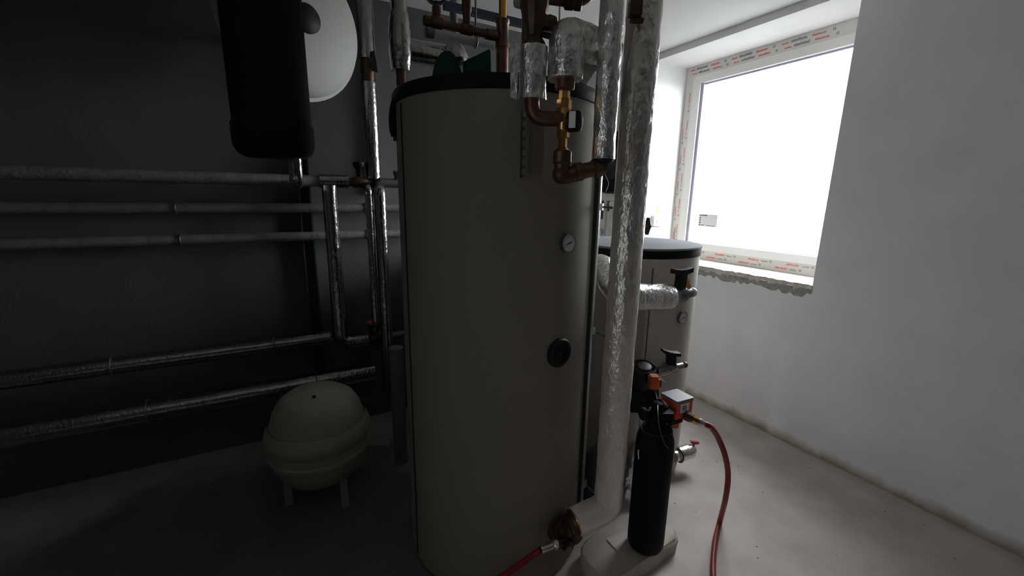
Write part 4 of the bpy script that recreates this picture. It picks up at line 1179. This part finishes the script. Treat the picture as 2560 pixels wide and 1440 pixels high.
# vertical foil pipes of the rack
v1 = (0.2396, 2.4200, 1.1587)
zb1 = (0.2388, 2.4200, 0.5798)[2]
xe1 = (0.3848, 2.4200, 0.5615)[0]
t = thing('insulated_pipe', 'foil-wrapped pipe dropping from the manifold to a corner elbow', 'pipe', (v1[0], 2.42, zb1))
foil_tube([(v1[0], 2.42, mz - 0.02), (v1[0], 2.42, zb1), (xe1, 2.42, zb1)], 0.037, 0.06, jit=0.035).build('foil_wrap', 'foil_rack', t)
MB().lathe((xe1 - 0.004, 2.42, zb1), (1, 0, 0), [(0.03, 0), (0.037, 0.006), (0.037, 0.05), (0.026, 0.054), (0.024, 0.08)], 16).build('valve_body', 'brown_bronze', t)
MB().cyl((xe1 + 0.06, 2.42, zb1), (xe1 + 0.26, 2.42, zb1 + 0.006), 0.022, 16).build('outlet_pipe', 'zinc_dark', t)
hk = MB().lathe((xe1 + 0.026, 2.42, zb1 + 0.02), (0, -0.05, 1), [(0.018, 0), (0.018, 0.05), (0.026, 0.06), (0.026, 0.072)], 16).build('handwheel', 'black_plastic', t)
MB().lathe((xe1 + 0.026, 2.416, zb1 + 0.092), (0, -0.05, 1), [(0.028, 0), (0.028, 0.012), (0.02, 0.016)], 16).build('orange_cap', 'orange_dull', hk)
v2 = (0.4238, 2.3600, 1.1580)
t = thing('insulated_pipe', 'slender foil-wrapped pipe hanging left of its thicker neighbour', 'pipe', (v2[0], 2.36, zb1))
foil_tube([(v2[0], 2.43, mz - 0.01), (v2[0], 2.36, mz - 0.03), (v2[0], 2.36, zb1 + 0.1), (v2[0], 2.42, zb1 + 0.03)], 0.020, 0.03, jit=0.03).build('foil_wrap', 'foil_rack', t)
v3 = (0.4807, 2.3600, 0.9328)
zb4 = (0.4487, 2.3600, 0.2731)[2]
t = thing('insulated_pipe', 'long foil-wrapped pipe with rounded lower end beside the tank jacket', 'pipe', (v3[0], 2.36, zb4))
foil_tube([(v3[0], 2.43, mz - 0.01), (v3[0], 2.36, mz - 0.04), (v3[0], 2.36, zb4)], 0.032, 0.03, jit=0.03).build('foil_wrap', 'foil_rack', t)
MB().lathe((v3[0], 2.36, zb4), (0, 0, -1), [(0.032, -0.002), (0.028, 0.014), (0.016, 0.022), (0.0, 0.024)], 18).build('end_cap', 'foil_rack', t)
# riser with lever valve
v4 = (0.4679, 2.4400, 2.2061)
zq1, zq2, zq3 = (0.4626, 2.4400, 2.0786)[2], (0.4584, 2.4400, 1.9676)[2], (0.4530, 2.4400, 1.5384)[2]
t = thing('insulated_pipe', 'insulated riser with brown lever valve beside the white vessel', 'pipe', (v4[0], 2.44, mz))
foil_tube([(v4[0], 2.44, zq1), (v4[0], 2.44, ZC)], 0.040, jit=0.035).build('foil_wrap', 'foil_rack', t)
foil_tube([(v4[0], 2.44, mz + 0.02), (v4[0], 2.44, zq2)], 0.040, jit=0.025).build('pale_wrap', 'foil_rack', t)
lb_ = MB().lathe((v4[0], 2.44, zq2 - 0.01), (0, 0, 1), [(0.024, 0), (0.032, 0.015), (0.034, 0.05), (0.036, 0.09), (0.030, 0.12), (0.024, zq1 - zq2 + 0.02)], 14).build('valve_body', 'brown_bronze', t)
MB().prism([(v4[0] + 0.012, 2.39, zq2 + 0.05), (v4[0] + 0.04, 2.39, zq2 + 0.045), (v4[0] + 0.036, 2.39, zq1 - 0.02), (v4[0] + 0.028, 2.39, zq1 + 0.035), (v4[0] + 0.018, 2.39, zq1 + 0.03), (v4[0] + 0.010, 2.39, zq1 - 0.02)], (0, 0.012, 0)).build('lever', 'black_plastic', lb_, ang=30)
MB().cyl((v4[0] + 0.024, 2.395, zq2 + 0.075), (v4[0] + 0.01, 2.44, zq2 + 0.075), 0.01, 10).build('lever_stem', 'brown_bronze', lb_)
# pipe feeding the tank top from the left
v5 = (0.4575, 1.7409, 1.9563)
za1, za2, za3 = (0.4611, 1.7399, 2.0489)[2], (0.4525, 1.7422, 1.8627)[2], (0.4476, 1.7435, 1.7755)[2]
t = thing('insulated_pipe', 'foil-wrapped pipe with copper tail left of the tank rim', 'pipe', (v5[0], v5[1], za3))
foil_tube([(v5[0], v5[1], za1), (v5[0], v5[1], ZC)], 0.030, jit=0.03).build('foil_wrap', 'foil_rack', t)
p_ = dense([(v5[0], v5[1], za2), (v5[0], v5[1], za1 + 0.01)], 0.018)
MB().sweep(p_, [0.036 + 0.006 * math.sin(PI * i / (len(p_) - 1)) for i in range(len(p_))], 18, jit=0.05).build('thick_wrap', 'foil_rack', t)
MB().lathe((v5[0], v5[1], za3 - 0.03), (0, 0, 1), [(0.016, 0), (0.016, (za2 - za3) * 0.7), (0.020, (za2 - za3) * 0.72), (0.020, za2 - za3 + 0.034)], 16).build('copper_tail', 'copper', t)
MB().sweep(dense(rounded([(v5[0], v5[1], za3 - 0.028), (v5[0], v5[1], za3 - 0.07), (TC[0], TC[1], za3 - 0.07)], 0.03)[:-1] + [Vector((v5[0], v5[1], za3 - 0.07)) + (Vector((TC[0], TC[1], 0)) - Vector((v5[0], v5[1], 0))).normalized() * ((Vector((TC[0], TC[1], 0)) - Vector((v5[0], v5[1], 0))).length - TR + 0.003)], 0.02), 0.016, 14).build('tail_bend', 'copper', t)
# horizontal foil pipe with bulging elbow behind the green flaps
e0, e1 = (0.5286, 1.9200, 1.9838), (0.7489, 1.9200, 2.0060)
t = thing('insulated_pipe', 'foil-wrapped pipe elbow behind the green foam flaps', 'pipe', (e1[0], 1.92, e1[2]))
zz = (e0[2] + e1[2]) / 2
foil_tube([(e0[0] - 0.03, 1.92, zz), (e1[0], 1.92, zz), (e1[0] + 0.0, 1.70, zz - 0.2)], 0.046, 0.05, jit=0.06).build('foil_wrap', 'foil_rack', t)
p_ = dense([(0.7157, 1.8600, 2.0633), (0.7289, 1.8600, 1.9718)], 0.012)
MB().sweep(p_, [0.016 + 0.036 * min(1, i / (len(p_) * 0.7)) for i in range(len(p_))], 18, jit=0.08).build('foil_cone', 'foil_rack', t)
MB().cyl((e1[0] - 0.02, 1.88, zz + 0.05), (e1[0] - 0.02, 1.88, ZC), 0.018, 12).build('riser', 'zinc_dark', t)
# upright by the tank foot and pale block on the floor
u5 = (0.4581, 2.0413, -0.0000)
t = thing('insulated_pipe', 'grey insulated upright standing on the floor beside the large tank', 'pipe', (u5[0], u5[1], 0))
ztp = (0.4639, 1.9763, 0.6417)[2]
MB().sweep(dense([(u5[0], u5[1], 0.0), (u5[0], u5[1], ztp)], 0.03), 0.036, 18, jit=0.02).build('foil_wrap', 'grey_wrap', t)
MB().lathe((u5[0], u5[1], ztp), (0, 0, 1), [(0.038, -0.02), (0.038, 0.002), (0.030, 0.006)], 18).build('end_collar', 'grey_wrap', t)
b5, b6 = (0.3187, 2.1534, 0.0000), (0.4304, 2.0957, 0.0000)
blk = MB().obox(((b5[0] + b6[0]) / 2, (b5[1] + b6[1]) / 2 + 0.05, 0.038), Vector((b6[0] - b5[0], b6[1] - b5[1], 0)) * 0.5, (0.02, 0.05, 0), (0, 0, 0.038), 0.012).build('foam_block', 'foam_pad')
tag(blk, 'small pale foam block on the floor beside the grey upright pipe', 'block')

# grit and plaster crumbs scattered on the screed
random.seed(5)
gr = MB()
for k in range(46):
    x_, y_ = random.uniform(1.15, 2.45), random.uniform(0.35, 1.20)
    r_ = random.uniform(0.0015, 0.0042)
    if k > 30:
        x_, y_ = random.uniform(1.86, 2.05), random.uniform(1.05, 1.3)
    gr.add([(x_ - r_, y_, 0), (x_, y_ - r_ * 1.3, 0), (x_ + r_, y_, 0), (x_, y_ + r_, 0), (x_, y_, r_ * 1.2)], [(0, 1, 4), (1, 2, 4), (2, 3, 4), (3, 0, 4), (3, 2, 1, 0)])
go = gr.build('floor_grit', 'grey_mortar', smooth=False)
go['kind'] = 'stuff'
tag(go, 'dark grit and plaster crumbs scattered on the floor below the window', 'grit')
